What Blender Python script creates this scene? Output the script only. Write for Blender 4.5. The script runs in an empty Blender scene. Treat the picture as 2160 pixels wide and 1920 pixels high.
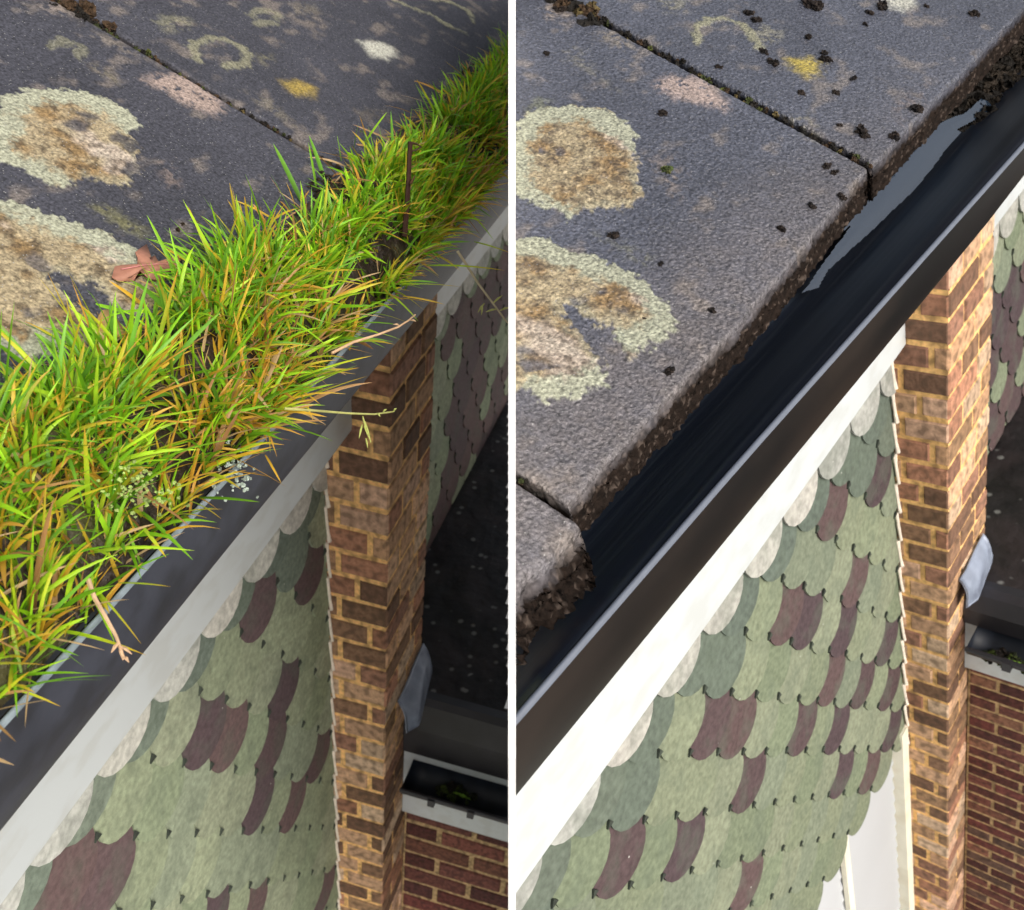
import bpy, bmesh, math, random
import numpy as np
from mathutils import Matrix, Vector
rad = math.radians
scene = bpy.context.scene
COL = scene.collection

# ------------------------------------------------------------------ camera
FPX, W0, H0 = 2000.0, 2160.0, 1920.0
CAMH = 3.6
# each roof corner has its own frame: columns = along the gutter, down, inward (camera axes: right, down, forward)
MR = np.array([[0.612, 0.2558, -0.7483], [-0.5789, 0.7896, -0.2035], [0.5388, 0.5578, 0.6313]])
ML = np.array([[0.2575, -0.0879, -0.9623], [-0.5402, 0.8126, -0.2187], [0.8012, 0.5761, 0.1618]])
for M in (MR, ML):
    M[:, 0] /= np.linalg.norm(M[:, 0])
    M[:, 1] -= M[:, 0] * (M[:, 0] @ M[:, 1]); M[:, 1] /= np.linalg.norm(M[:, 1])
    M[:, 2] = np.cross(M[:, 0], M[:, 1])
upc = -(MR[:, 1] + ML[:, 1]); upc /= np.linalg.norm(upc)
fwc = np.array([0, 0, 1.0]) - upc * upc[2]; fwc /= np.linalg.norm(fwc)
rtc = np.cross(fwc, upc)
C2W = np.stack([rtc, fwc, upc])            # camera axes -> world
cam_d = bpy.data.cameras.new('camera'); cam = bpy.data.objects.new('camera', cam_d); COL.objects.link(cam)
Rc = np.stack([C2W @ np.array([1, 0, 0]), C2W @ np.array([0, -1, 0]), C2W @ np.array([0, 0, -1])], 1)
mw = Matrix.Identity(4)
for i in range(3):
    for j in range(3): mw[i][j] = float(Rc[i, j])
mw[2][3] = CAMH
cam.matrix_world = mw
cam_d.sensor_width = 36; cam_d.lens = 36 * FPX / W0; cam_d.sensor_fit = 'HORIZONTAL'
cam_d.clip_start = 0.02; cam_d.clip_end = 500
cam_d.dof.use_dof = True; cam_d.dof.focus_distance = 1.0; cam_d.dof.aperture_fstop = 11
scene.camera = cam

# ------------------------------------------------------------------ world and sun
world = bpy.data.worlds.new('World'); scene.world = world; world.use_nodes = True
wn = world.node_tree; bg = wn.nodes['Background']
sky = wn.nodes.new('ShaderNodeTexSky'); sky.sky_type = 'NISHITA'; sky.sun_disc = False
SUNV = Vector((0.52, -0.68, 0.55)).normalized()
sky.sun_elevation = math.asin(SUNV.z); sky.sun_rotation = math.atan2(SUNV.x, SUNV.y)
sky.dust_density = 9; sky.air_density = 1.0
hs = wn.nodes.new('ShaderNodeHueSaturation'); hs.inputs['Saturation'].default_value = 0.45
wn.links.new(sky.outputs[0], hs.inputs['Color']); wn.links.new(hs.outputs[0], bg.inputs[0])
bg.inputs[1].default_value = 0.15
sd = bpy.data.lights.new('sun', 'SUN'); sd.energy = 0.5; sd.angle = rad(35); sd.color = (1, 0.965, 0.92)
so = bpy.data.objects.new('sun', sd); COL.objects.link(so)
so.rotation_euler = SUNV.to_track_quat('Z', 'Y').to_euler(); so.location = (2, -2, 8)
scene.view_settings.view_transform = 'Standard'; scene.view_settings.look = 'None'
scene.view_settings.exposure = 0.38; scene.view_settings.gamma = 1

# ------------------------------------------------------------------ half frames
class Half: pass
def mkhalf(M, side):
    h = Half(); h.M = M; h.side = side
    # local axes u (along), e (inward), z (up)
    h.R = C2W @ np.stack([M[:, 0], M[:, 2], -M[:, 1]], 1)
    n = np.array([1.0, 0, 0]) * (1 if side == 'L' else -1)   # half space kept: n.p < 0 in camera axes
    h.n = np.array([M[:, 0] @ n, M[:, 2] @ n, -M[:, 1] @ n])
    return h
HR = mkhalf(MR, 'R'); HL = mkhalf(ML, 'L')
def ray(h, p):
    c = np.array([p[0] - W0 / 2, p[1] - H0 / 2, FPX]); r = h.M.T @ c
    return np.array([r[0], r[2], -r[1]])                     # u, e, z
def on(h, p, ax, val):                                       # point of the plane u/e/w = val seen at p
    r = ray(h, p); i = 'uez'.index(ax) if ax != 'w' else 2
    v = -val if ax == 'w' else val
    return r * (v / r[i])
PITCH = rad(25); E0, WW0 = .47, .4816
def rp(u, s, hgt=0.0):                                       # roof plane point, s up the slope, hgt above it
    u = np.asarray(u, float); s = np.asarray(s, float); hgt = np.asarray(hgt, float)
    return np.stack(np.broadcast_arrays(u, E0 + s * math.cos(PITCH) - hgt * math.sin(PITCH), -WW0 + s * math.sin(PITCH) + hgt * math.cos(PITCH)), -1)
def roofhit(h, p):
    r = ray(h, p); n = np.array([0, -math.sin(PITCH), math.cos(PITCH)]); c = n @ np.array([0, E0, -WW0])
    q = r * (c / (n @ r)); return q[0], (q[1] - E0) / math.cos(PITCH)

# ------------------------------------------------------------------ object helpers
def place(ob, h, base):
    m = Matrix.Identity(4)
    for i in range(3):
        for j in range(3): m[i][j] = float(h.R[i, j])
    b = h.R @ np.array(base, float)
    m[0][3], m[1][3], m[2][3] = float(b[0]), float(b[1]), float(b[2]) + CAMH
    ob.matrix_world = m
def tag(o, label=None, cat=None, group=None, kind=None):
    if label: o['label'] = label
    if cat: o['category'] = cat
    if group: o['group'] = group
    if kind: o['kind'] = kind
    return o
def empty(name, h, base, label, cat, group=None):
    o = bpy.data.objects.new(name, None); COL.objects.link(o); place(o, h, base); o['base'] = [float(x) for x in base]
    o.empty_display_size = .05
    return tag(o, label, cat, group)
def mesh(name, h, V, F, mat, parent=None, base=None, col=None, fcol=None, smooth=False, clip='bisect'):
    """V: (n,3) local coordinates, F: list of tuples or (m,4) array; col per vertex or fcol per face"""
    V = np.asarray(V, float)
    if parent is not None: base = list(parent['base'])
    if base is None: base = V.mean(0)
    base = np.asarray(base, float)
    if clip == 'drop':
        F = np.asarray(F); bad = (V @ h.n) > 0
        keep = ~bad[F].any(1); F = F[keep]
        if fcol is not None: fcol = np.asarray(fcol)[keep]
    me = bpy.data.meshes.new(name)
    me.from_pydata((V - base).tolist(), [], F.tolist() if isinstance(F, np.ndarray) else [tuple(f) for f in F])
    me.materials.append(mat)
    if col is not None:
        a = me.color_attributes.new('Col', 'FLOAT_COLOR', 'POINT')
        c = np.ones((len(V), 4), np.float32); c[:, :3] = np.asarray(col)[:, :3]; a.data.foreach_set('color', c.ravel())
    elif fcol is not None:
        a = me.color_attributes.new('Col', 'FLOAT_COLOR', 'CORNER')
        lt = np.zeros(len(me.polygons), np.int32); me.polygons.foreach_get('loop_total', lt)
        c = np.ones((len(lt), 4), np.float32); c[:, :3] = np.asarray(fcol)[:, :3]
        a.data.foreach_set('color', np.repeat(c, lt, axis=0).ravel())
    if clip == 'bisect':
        if ((V @ h.n) > 0).any():
            bm = bmesh.new(); bm.from_mesh(me)
            bmesh.ops.bisect_plane(bm, geom=bm.verts[:] + bm.edges[:] + bm.faces[:], dist=1e-6, plane_co=tuple(-base), plane_no=tuple(h.n), clear_outer=True)
            bm.to_mesh(me); bm.free()
    if smooth: me.polygons.foreach_set('use_smooth', [True] * len(me.polygons))
    me.update()
    o = bpy.data.objects.new(name, me); COL.objects.link(o)
    if parent is not None: o.parent = parent; o['base'] = [float(x) for x in base]
    else: place(o, h, base); o['base'] = [float(x) for x in base]
    return o
class MB:
    def __init__(s): s.V = []; s.F = []; s.C = []
    def add(s, V, F, c=(.5, .5, .5)):
        n = len(s.V); s.V.extend([tuple(v) for v in V]); s.F.extend([tuple(i + n for i in f) for f in F]); s.C.extend([c] * len(F))
    def box(s, a, b, c=(.5, .5, .5)):
        (x0, y0, z0), (x1, y1, z1) = a, b
        s.add([(x0, y0, z0), (x1, y0, z0), (x1, y1, z0), (x0, y1, z0), (x0, y0, z1), (x1, y0, z1), (x1, y1, z1), (x0, y1, z1)],
              [(0, 3, 2, 1), (4, 5, 6, 7), (0, 1, 5, 4), (1, 2, 6, 5), (2, 3, 7, 6), (3, 0, 4, 7)], c)
    def tube(s, pts, rads, n=6, c=(.5, .5, .5)):
        pts = [np.array(p, float) for p in pts]; V = []
        for i, p in enumerate(pts):
            t = pts[min(i + 1, len(pts) - 1)] - pts[max(i - 1, 0)]; t /= np.linalg.norm(t) + 1e-9
            a = np.cross(t, [0.3, 0.2, 0.9]); a /= np.linalg.norm(a) + 1e-9; b = np.cross(t, a)
            r = rads[i] if hasattr(rads, '__len__') else rads
            for k in range(n):
                an = 2 * math.pi * k / n; V.append(p + r * (math.cos(an) * a + math.sin(an) * b))
        F = [(i * n + k, i * n + (k + 1) % n, (i + 1) * n + (k + 1) % n, (i + 1) * n + k) for i in range(len(pts) - 1) for k in range(n)]
        F += [tuple(range(n - 1, -1, -1)), tuple(range((len(pts) - 1) * n, len(pts) * n))]
        s.add(V, F, c)
    def prism(s, poly, d, c=(.5, .5, .5)):                   # extrude polygon by vector d
        n = len(poly); poly = [np.array(p, float) for p in poly]; d = np.array(d, float)
        s.add(poly + [p + d for p in poly], [tuple(range(n - 1, -1, -1)), tuple(range(n, 2 * n))] + [(i, (i + 1) % n, n + (i + 1) % n, n + i) for i in range(n)], c)
    def build(s, name, h, mat, **k):
        return mesh(name, h, np.array(s.V), s.F, mat, fcol=np.array(s.C), **k)

# ------------------------------------------------------------------ numpy noise
def _hash(ix, iy, seed):
    n = (ix.astype(np.int64) * 374761393 + iy.astype(np.int64) * 668265263 + seed * 1442695041) & 0xffffffff
    n = ((n ^ (n >> 13)) * 1274126177) & 0xffffffff
    n = (n ^ (n >> 16)) & 0xffffffff
    return n / 4294967295.0
def vnoise(x, y, seed=0):
    ix = np.floor(x); iy = np.floor(y); fx = x - ix; fy = y - iy
    fx = fx * fx * (3 - 2 * fx); fy = fy * fy * (3 - 2 * fy)
    a = _hash(ix, iy, seed); b = _hash(ix + 1, iy, seed); c = _hash(ix, iy + 1, seed); d = _hash(ix + 1, iy + 1, seed)
    return (a * (1 - fx) + b * fx) * (1 - fy) + (c * (1 - fx) + d * fx) * fy
def fbm(x, y, seed=0, octv=4, gain=.5):
    v = 0; a = 1; t = 0
    for i in range(octv):
        v = v + a * vnoise(x * 2 ** i + 17.3 * i, y * 2 ** i - 9.1 * i, seed + i); t += a; a *= gain
    return v / t
def sstep(a, b, x):
    t = np.clip((x - a) / (b - a), 0, 1); return t * t * (3 - 2 * t)
def polysd(px, py, poly):                                    # signed distance, negative inside
    d = np.full(px.shape, 1e9); ins = np.zeros(px.shape, bool); n = len(poly)
    for i in range(n):
        x0, y0 = poly[i]; x1, y1 = poly[(i + 1) % n]; ex, ey = x1 - x0, y1 - y0
        wx, wy = px - x0, py - y0; t = np.clip((wx * ex + wy * ey) / (ex * ex + ey * ey + 1e-12), 0, 1)
        d = np.minimum(d, np.hypot(wx - ex * t, wy - ey * t))
        c = ((y0 > py) != (y1 > py)); xi = x0 + (py - y0) * ex / (ey if abs(ey) > 1e-12 else 1e-12)
        ins ^= c & (px < xi)
    return np.where(ins, -d, d)
def lich(c): return tuple(v * .52 for v in s2l(c))
def s2l(c): return tuple(((v / 255 + .055) / 1.055) ** 2.4 if v > 10 else v / 255 / 12.92 for v in c)

# ------------------------------------------------------------------ materials
def mat(name, color=None, rough=.6, attr=False, nscale=40, namt=.25, bump=.2, bscale=None, bdist=.002, spec=.5, dark=None, dscale=8, damt=0.0,
        transl=0, speck=None, metallic=0, coat=0, stretch=None, ior=None):
    m = bpy.data.materials.new(name); m.use_nodes = True; nt = m.node_tree; N = nt.nodes; L = nt.links
    bs = N['Principled BSDF']; out = N['Material Output']
    tc = N.new('ShaderNodeTexCoord'); src = tc.outputs['Object']
    if stretch:
        mp = N.new('ShaderNodeMapping'); mp.inputs['Scale'].default_value = stretch; L.new(src, mp.inputs[0]); src = mp.outputs[0]
    if attr:
        at = N.new('ShaderNodeAttribute'); at.attribute_name = 'Col'; c = at.outputs['Color']
    else:
        rgb = N.new('ShaderNodeRGB'); rgb.outputs[0].default_value = (*color, 1); c = rgb.outputs[0]
    def noise(sc, det=4):
        n = N.new('ShaderNodeTexNoise'); n.inputs['Scale'].default_value = sc; n.inputs['Detail'].default_value = det; L.new(src, n.inputs['Vector']); return n.outputs[0]
    if namt:
        mr = N.new('ShaderNodeMapRange'); mr.inputs[1].default_value = .3; mr.inputs[2].default_value = .7
        mr.inputs[3].default_value = 1 - namt; mr.inputs[4].default_value = 1 + namt; L.new(noise(nscale), mr.inputs[0])
        mx = N.new('ShaderNodeVectorMath'); mx.operation = 'SCALE'; L.new(c, mx.inputs[0]); L.new(mr.outputs[0], mx.inputs['Scale']); c = mx.outputs[0]
    if dark is not None:
        mr = N.new('ShaderNodeMapRange'); mr.inputs[1].default_value = .48; mr.inputs[2].default_value = .62; mr.inputs[4].default_value = damt
        L.new(noise(dscale, 6), mr.inputs[0]); mx = N.new('ShaderNodeMix'); mx.data_type = 'RGBA'; L.new(mr.outputs[0], mx.inputs[0]); L.new(c, mx.inputs[6]); mx.inputs[7].default_value = (*dark, 1); c = mx.outputs[2]
    if speck:                                                # (scale, threshold, color)
        vo = N.new('ShaderNodeTexVoronoi'); vo.inputs['Scale'].default_value = speck[0]; L.new(src, vo.inputs['Vector'])
        lt = N.new('ShaderNodeMapRange'); lt.inputs[1].default_value = speck[1]; lt.inputs[2].default_value = speck[1] * .5; L.new(vo.outputs['Distance'], lt.inputs[0])
        se = N.new('ShaderNodeSeparateColor'); L.new(vo.outputs['Color'], se.inputs[0])
        gt = N.new('ShaderNodeMath'); gt.operation = 'GREATER_THAN'; gt.inputs[1].default_value = speck[3]; L.new(se.outputs[0], gt.inputs[0])
        ml = N.new('ShaderNodeMath'); ml.operation = 'MULTIPLY'; L.new(lt.outputs[0], ml.inputs[0]); L.new(gt.outputs[0], ml.inputs[1])
        mx = N.new('ShaderNodeMix'); mx.data_type = 'RGBA'; L.new(ml.outputs[0], mx.inputs[0]); L.new(c, mx.inputs[6]); mx.inputs[7].default_value = (*speck[2], 1); c = mx.outputs[2]
    L.new(c, bs.inputs['Base Color'])
    bs.inputs['Roughness'].default_value = rough; bs.inputs['Metallic'].default_value = metallic
    bs.inputs['Specular IOR Level'].default_value = spec; bs.inputs['Coat Weight'].default_value = coat; bs.inputs['Coat Roughness'].default_value = .1
    if ior: bs.inputs['IOR'].default_value = ior
    if bump:
        b = N.new('ShaderNodeBump'); b.inputs['Strength'].default_value = bump; b.inputs['Distance'].default_value = bdist
        L.new(noise(bscale or nscale, 5), b.inputs['Height']); L.new(b.outputs[0], bs.inputs['Normal'])
    if transl:
        tr = N.new('ShaderNodeBsdfTranslucent'); L.new(c, tr.inputs[0]); ms = N.new('ShaderNodeMixShader'); ms.inputs[0].default_value = transl
        L.new(bs.outputs[0], ms.inputs[1]); L.new(tr.outputs[0], ms.inputs[2]); L.new(ms.outputs[0], out.inputs[0])
    return m
M_ROOFL = mat('dry_concrete_tile', attr=True, rough=.7, nscale=300, namt=.55, bump=.8, bscale=380, bdist=.002, spec=.3, speck=(330, .26, (.30, .30, .29), .85))
M_EDGE = mat('broken_tile_edge', attr=True, rough=.85, nscale=120, namt=.5, bump=.8, bscale=160, bdist=.003, spec=.12)
M_ROOFR = mat('wet_concrete_tile', attr=True, rough=.32, nscale=260, namt=.6, bump=1.0, bscale=240, bdist=.004, spec=.55, speck=(330, .26, (.3, .3, .3), .9))
M_GUTL = mat('weathered_black_plastic', s2l((54, 57, 67)), rough=.5, nscale=14, namt=.22, bump=.25, bscale=60, bdist=.001, dark=(.016, .017, .02), dscale=22, damt=.55, spec=.35)
M_GUTR = mat('washed_black_plastic', (.010, .014, .024), rough=.28, nscale=8, namt=.3, bump=.12, bscale=30, bdist=.001, spec=.5, stretch=(.02, 1, 1), dark=(.035, .045, .06), dscale=170, damt=.45)
M_GUTOUT = mat('brown_black_plastic', (.0045, .0038, .0038), rough=.5, nscale=10, namt=.4, bump=.1, dark=(.03, .02, .014), dscale=5, damt=.4, spec=.25, stretch=(.4, 1, 1))
M_RIM = mat('lit_gutter_rim', s2l((92, 99, 112)), rough=.6, nscale=60, namt=.08, bump=.1)  # grey lip colour stands in for sky light caught on the black rim
M_RIML = mat('dusty_gutter_rim', s2l((120, 132, 140)), rough=.6, nscale=90, namt=.25, bump=.2)
M_WHITE = mat('white_upvc', (.505, .545, .56), rough=.35, nscale=3, namt=.04, bump=0, dark=(.33, .32, .27), dscale=26, damt=.22, stretch=(.5, 1, 1))
M_CLAD = mat('white_boarding', (.42, .44, .46), rough=.5, nscale=3, namt=.03, bump=0)
M_BOARD = mat('white_board', (.9, .9, .9), rough=.7, namt=0, bump=0)
M_TILE = mat('hung_tile', attr=True, rough=.75, nscale=90, namt=.24, bump=.4, bscale=160, bdist=.003, spec=.2, dark=s2l((86, 96, 84)), dscale=16, damt=.3, speck=(24, .05, (.45, .45, .42), .6))
M_BRICK = mat('brick', attr=True, rough=.9, nscale=110, namt=.3, bump=.6, bscale=160, bdist=.003, spec=.15, dark=(.06, .042, .03), dscale=55, damt=.6)
M_BRICK2 = mat('dark_brick', attr=True, rough=.9, nscale=90, namt=.3, bump=.6, bscale=160, bdist=.003, spec=.15, dark=(.03, .02, .018), dscale=50, damt=.5)
M_MORTAR = mat('lime_fillet', s2l((225, 215, 200)), rough=.9, nscale=70, namt=.15, bump=.5, bscale=90)
M_FELT = mat('black_felt', (.012, .010, .010), rough=.55, nscale=20, namt=.5, bump=.8, bscale=30, bdist=.006, spec=.35, dark=(.035, .025, .025), dscale=7, damt=.6, speck=(34, .34, (.16, .16, .15), .74))
M_FELTED = mat('felt_edge', (.016, .015, .019), rough=.5, nscale=12, namt=.4, bump=.4, bscale=20)
M_LEAD = mat('lead', s2l((138, 148, 166)), rough=.45, nscale=14, namt=.35, bump=.4, bscale=18, metallic=.2, dark=s2l((95, 102, 118)), dscale=12, damt=.8)
M_GRASS = mat('grass_blade', attr=True, rough=.42, nscale=60, namt=.12, bump=0, spec=.4, transl=.42)
M_PLANT = mat('plant_matter', attr=True, rough=.6, nscale=90, namt=.2, bump=.2, spec=.3, transl=.2)
M_SOIL = mat('wet_soil', attr=True, rough=.55, nscale=60, namt=.5, bump=1, bscale=80, bdist=.01, spec=.4)
M_MOSS = mat('moss', attr=True, rough=.75, nscale=140, namt=.5, bump=1, bscale=220, bdist=.006, spec=.25)
M_LOWG = mat('low_gutter_plastic', (.008, .011, .018), rough=.5, nscale=20, namt=.4, bump=.3, spec=.3)
M_WATER = mat('rain_water', (.016, .028, .048), rough=.06, namt=0, bump=.05, bscale=14, bdist=.004, spec=.5, ior=2.2)
M_GROUND = mat('pale_paving', (.5, .49, .46), rough=.9, nscale=3, namt=.3, bump=.3)
M_CREAM = mat('cream_trim', s2l((228, 224, 205)), rough=.6, nscale=20, namt=.06, bump=.1, dark=s2l((190, 175, 140)), dscale=14, damt=.3)

# ------------------------------------------------------------------ ground
g = bpy.data.meshes.new('ground'); S_ = 150
g.from_pydata([(-S_, -S_, 0), (S_, -S_, 0), (S_, S_, 0), (-S_, S_, 0)], [], [(0, 1, 2, 3)]); g.materials.append(M_GROUND)
go = bpy.data.objects.new('ground', g); COL.objects.link(go); tag(go, 'pale paved ground far below the two roofs', 'ground', kind='structure')

# ------------------------------------------------------------------ parameters measured for each roof corner
HR.p = dict(U=1.5, UF=1.73, ec=.5235, ew=.625, gauge=.0782, tw=.1318, row1=1.106, row2=1.16, u1=.844, u2=.8924, nrow=14,
            bh=.0552, bw0=.8824, lipT=[(.1, 36.7), (.26, 36.3), (.61, 35.74), (1.37, 33.86), (2.4, 32.9)], gbT=[(.2, 33.6), (.65, 33.0), (1.3, 31.97), (2.4, 31.9)],
            fb=[(.1, 1.049), (.6, 1.053), (1.48, 1.0), (2.6, 1.01)], urange=(.2, 3.5), u_low=1.6, w_roof=1.70, w_drip=1.79, w_fb=1.953, w_lip=1.885, lbh=.0405, lbl=.128, wbot=4.4)
HL.p = dict(U=1.404, UF=1.665, ec=.5235, ew=.657, gauge=.0985, tw=.1385, row1=1.188, row2=1.222, u1=.9938, u2=.905, nrow=19,
            bh=.0668, bw0=.8857, lipT=[(.1, 36.0), (.33, 35.87), (.56, 35.71), (.985, 35.36), (3.2, 34.6)], gbT=[(.1, 32.3), (.7, 32.29), (1.5, 31.8), (3.2, 31.6)],
            fb=[(.1, 1.058), (.41, 1.055), (1.3, 1.038), (3.4, 1.035)], urange=(.12, 3.1), u_low=1.55, w_roof=1.955, w_drip=2.15, w_fb=2.43, w_lip=2.33, lbh=.0775, lbl=.208, wbot=4.4)
EF = .60; WL = .5546; GW = .2
def interp(tab, u): return np.interp(u, [a for a, b in tab], [b for a, b in tab])

# ------------------------------------------------------------------ brick helper
def rnd(a, b): return a + (b - a) * random.random()
PALR = [(118, 94, 72), (134, 106, 82), (148, 120, 96), (98, 76, 60), (84, 64, 52), (124, 90, 72), (154, 126, 106), (108, 80, 66), (142, 122, 102)]
PALD = [(96, 62, 56), (80, 50, 46), (108, 74, 62), (74, 48, 46), (118, 86, 70), (92, 54, 50), (84, 66, 58), (104, 66, 58)]
def brickface(mb, O, A, Dn, Nn, width, height, bh, bl, mort, pal, mcol, off0=0, splits=None, v0=0.0, gain=1.8):
    """O top-left corner, A along, Dn down, Nn outward normal; brick boxes stand proud of a mortar bed"""
    O, A, Dn, Nn = [np.array(x, float) for x in (O, A, Dn, Nn)]
    k = 0; v = v0 - bh
    while v < height:
        v1, v2 = max(v + mort / 2, 0), min(v + bh - mort / 2, height)
        if v2 > v1 + mort * .6:
            x = 0.0; xs = [0]
            if splits: xs += [s_ * width for s_ in splits[k % len(splits)]] + [width]
            else:
                x = bl * (.5 if (k + off0) % 2 else 1.0)
                while x < width: xs.append(x); x += bl
                xs.append(width)
            for i in range(len(xs) - 1):
                a0 = xs[i] + (mort / 2 if i else 0); a1 = xs[i + 1] - (mort / 2 if i < len(xs) - 2 else 0)
                if a1 - a0 < mort * .6: continue
                j = lambda: rnd(-.06, .06) * bh
                ins = bh * .07; pr = bh * .06 * rnd(.7, 1.3)
                q = [(a0, v1 + j() * .5), (a1, v1 + j() * .5), (a1, v2 + j() * .5), (a0, v2 + j() * .5)]
                q2 = [(a0 + ins, q[0][1] + ins), (a1 - ins, q[1][1] + ins), (a1 - ins, q[2][1] - ins), (a0 + ins, q[3][1] - ins)]
                V = [O + A * a + Dn * b - Nn * .001 for a, b in q] + [O + A * a + Dn * b + Nn * pr for a, b in q2]
                c = s2l(random.choice(pal)); f = rnd(.8, 1.25) * gain; c = tuple(x_ * f for x_ in c)
                mb.add(V, [(4, 5, 6, 7), (0, 1, 5, 4), (1, 2, 6, 5), (2, 3, 7, 6), (3, 0, 4, 7)], c)
        v += bh; k += 1

# ------------------------------------------------------------------ builders of the house corner
def roof_colors(h, u, s, spec_list, seed, wet):
    """base colour of the roof tiles and their lichens (albedo only)"""
    n1 = fbm(u * 9, s * 9, seed); n2 = fbm(u * 60, s * 60, seed + 5); n3 = fbm(u * 220, s * 220, seed + 9, 2); n4 = fbm(u * 26, s * 34, seed + 21)
    base = np.array(s2l((61, 62, 70) if not wet else (73, 76, 87))); c = np.ones(u.shape + (3,)) * base
    c *= (.75 + .5 * n1 + .35 * (n3 - .5))[..., None]
    warm = np.array(s2l((132, 122, 112)))
    f = sstep(.60, .80, n4)[..., None] * .45; c = c * (1 - f) + warm * f
    hgt = ((n3 - .5) * .0014 + (n2 - .5) * .001) * (1 if wet else .45)
    if wet:                                                  # gritty worn lower edge
        f = (sstep(.15, .0, s + .06 * (n1 - .5) + .12 * (u - .5) * 0) * sstep(1.6, .55, u) * (.35 + .65 * n2))[..., None] * .55
        c = c * (1 - f) + np.array(s2l((124, 114, 106))) * f
    for sp in spec_list:
        kind, poly = sp[0], sp[1]
        pu = np.array([roofhit(h, p) for p in poly])
        lo = pu.min(0) - .06; hi = pu.max(0) + .06
        sel = (u > lo[0]) & (u < hi[0]) & (s > lo[1]) & (s < hi[1])
        if not sel.any(): continue
        uu, ss = u[sel], s[sel]
        wob = (fbm(uu * 70, ss * 70, seed + 31) - .5) * .016 + (fbm(uu * 240, ss * 240, seed + 33, 2) - .5) * .009
        cc = c[sel]; hh = hgt[sel]
        if kind == 'line':
            d = np.full(uu.shape, 1e9)
            for i in range(len(pu) - 1):
                (x0, y0), (x1, y1) = pu[i], pu[i + 1]; ex, ey = x1 - x0, y1 - y0
                t = np.clip(((uu - x0) * ex + (ss - y0) * ey) / (ex * ex + ey * ey), 0, 1); d = np.minimum(d, np.hypot(uu - x0 - ex * t, ss - y0 - ey * t))
            f = sstep(.010, .003, d + wob) * sp[2]
            cc = cc * (1 - f[:, None]) + np.array(lich((186, 184, 150))) * f[:, None]; hh = hh + f * .002
        else:
            d = polysd(uu, ss, pu) + wob
            gr_ = fbm(uu * 190, ss * 190, seed + 61, 2) - .5
            inside = sstep(.002, -.002, d + gr_ * .013)
            if kind == 'big':
                g1 = fbm(uu * 38, ss * 38, seed + 41); g2 = fbm(uu * 130, ss * 130, seed + 43, 3); g3 = fbm(uu * 14, ss * 14, seed + 44)
                pale = np.array(lich((214, 218, 192))); och = np.array(lich((168, 140, 98))); tan = np.array(lich((196, 180, 146))); wht = np.array(lich((226, 214, 204))); drk = np.array(lich((96, 82, 66)))
                inner = tan + (och - tan) * sstep(.42, .62, g1 * .6 + g3 * .4)[:, None]
                inner = inner + (wht - inner) * (sstep(.60, .72, g3) * .6)[:, None]
                inner = inner + (drk - inner) * (sstep(.50, .66, g2) * .7)[:, None] * sstep(.25, .5, g1)[:, None]; inner = inner * (.8 + .5 * fbm(uu * 260, ss * 260, seed + 71, 2))[:, None]
                dl_ = np.full(uu.shape, 1e9)
                for ln in sp[2]:
                    lu = np.array([roofhit(h, q) for q in ln])
                    for i in range(len(lu) - 1):
                        (x0, y0), (x1, y1) = lu[i], lu[i + 1]; ex, ey = x1 - x0, y1 - y0
                        t = np.clip(((uu - x0) * ex + (ss - y0) * ey) / (ex * ex + ey * ey), 0, 1); dl_ = np.minimum(dl_, np.hypot(uu - x0 - ex * t, ss - y0 - ey * t))
                rim = (sstep(.027, .012, dl_ + (g1 - .5) * .03 + gr_ * .02) * .95 + .30 * sstep(-.014, -.004, d) * (1 - sstep(.034, .016, dl_)))[:, None]
                hol = sstep(.62, .74, fbm(uu * 24, ss * 24, seed + 81)); inside = inside * (1 - hol * .8 * (dl_ > .03))
                col = inner * (1 - rim) + pale * (.74 + .26 * g2[:, None]) * rim
                cc = cc * (1 - inside[:, None]) + col * inside[:, None]
                hh = hh + inside * (.0012 + .0035 * (g2 - .3) * (1 - rim[:, 0]))
            elif kind == 'hole':
                f = inside; cc = cc * (1 - f[:, None]) + np.array(s2l((80, 74, 80))) * (.7 + .6 * fbm(uu * 90, ss * 90, seed + 3))[:, None] * f[:, None]; hh = hh * (1 - f)
            else:
                colr, dens = sp[2], sp[3]
                g2 = fbm(uu * 150, ss * 150, seed + 51, 3)
                f = sstep(.010, -.016, d) * sstep(.66 - .42 * dens, .78 - .42 * dens, g2 + .1 - .1 * sstep(-.02, .01, d)) * min(1, dens * 1.15)
                cc = cc * (1 - f[:, None]) + np.array(lich(colr)) * (.85 + .3 * g2)[:, None] * f[:, None]; hh = hh + f * .0015
        c[sel] = cc; hgt[sel] = hh
    return c, hgt

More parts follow.
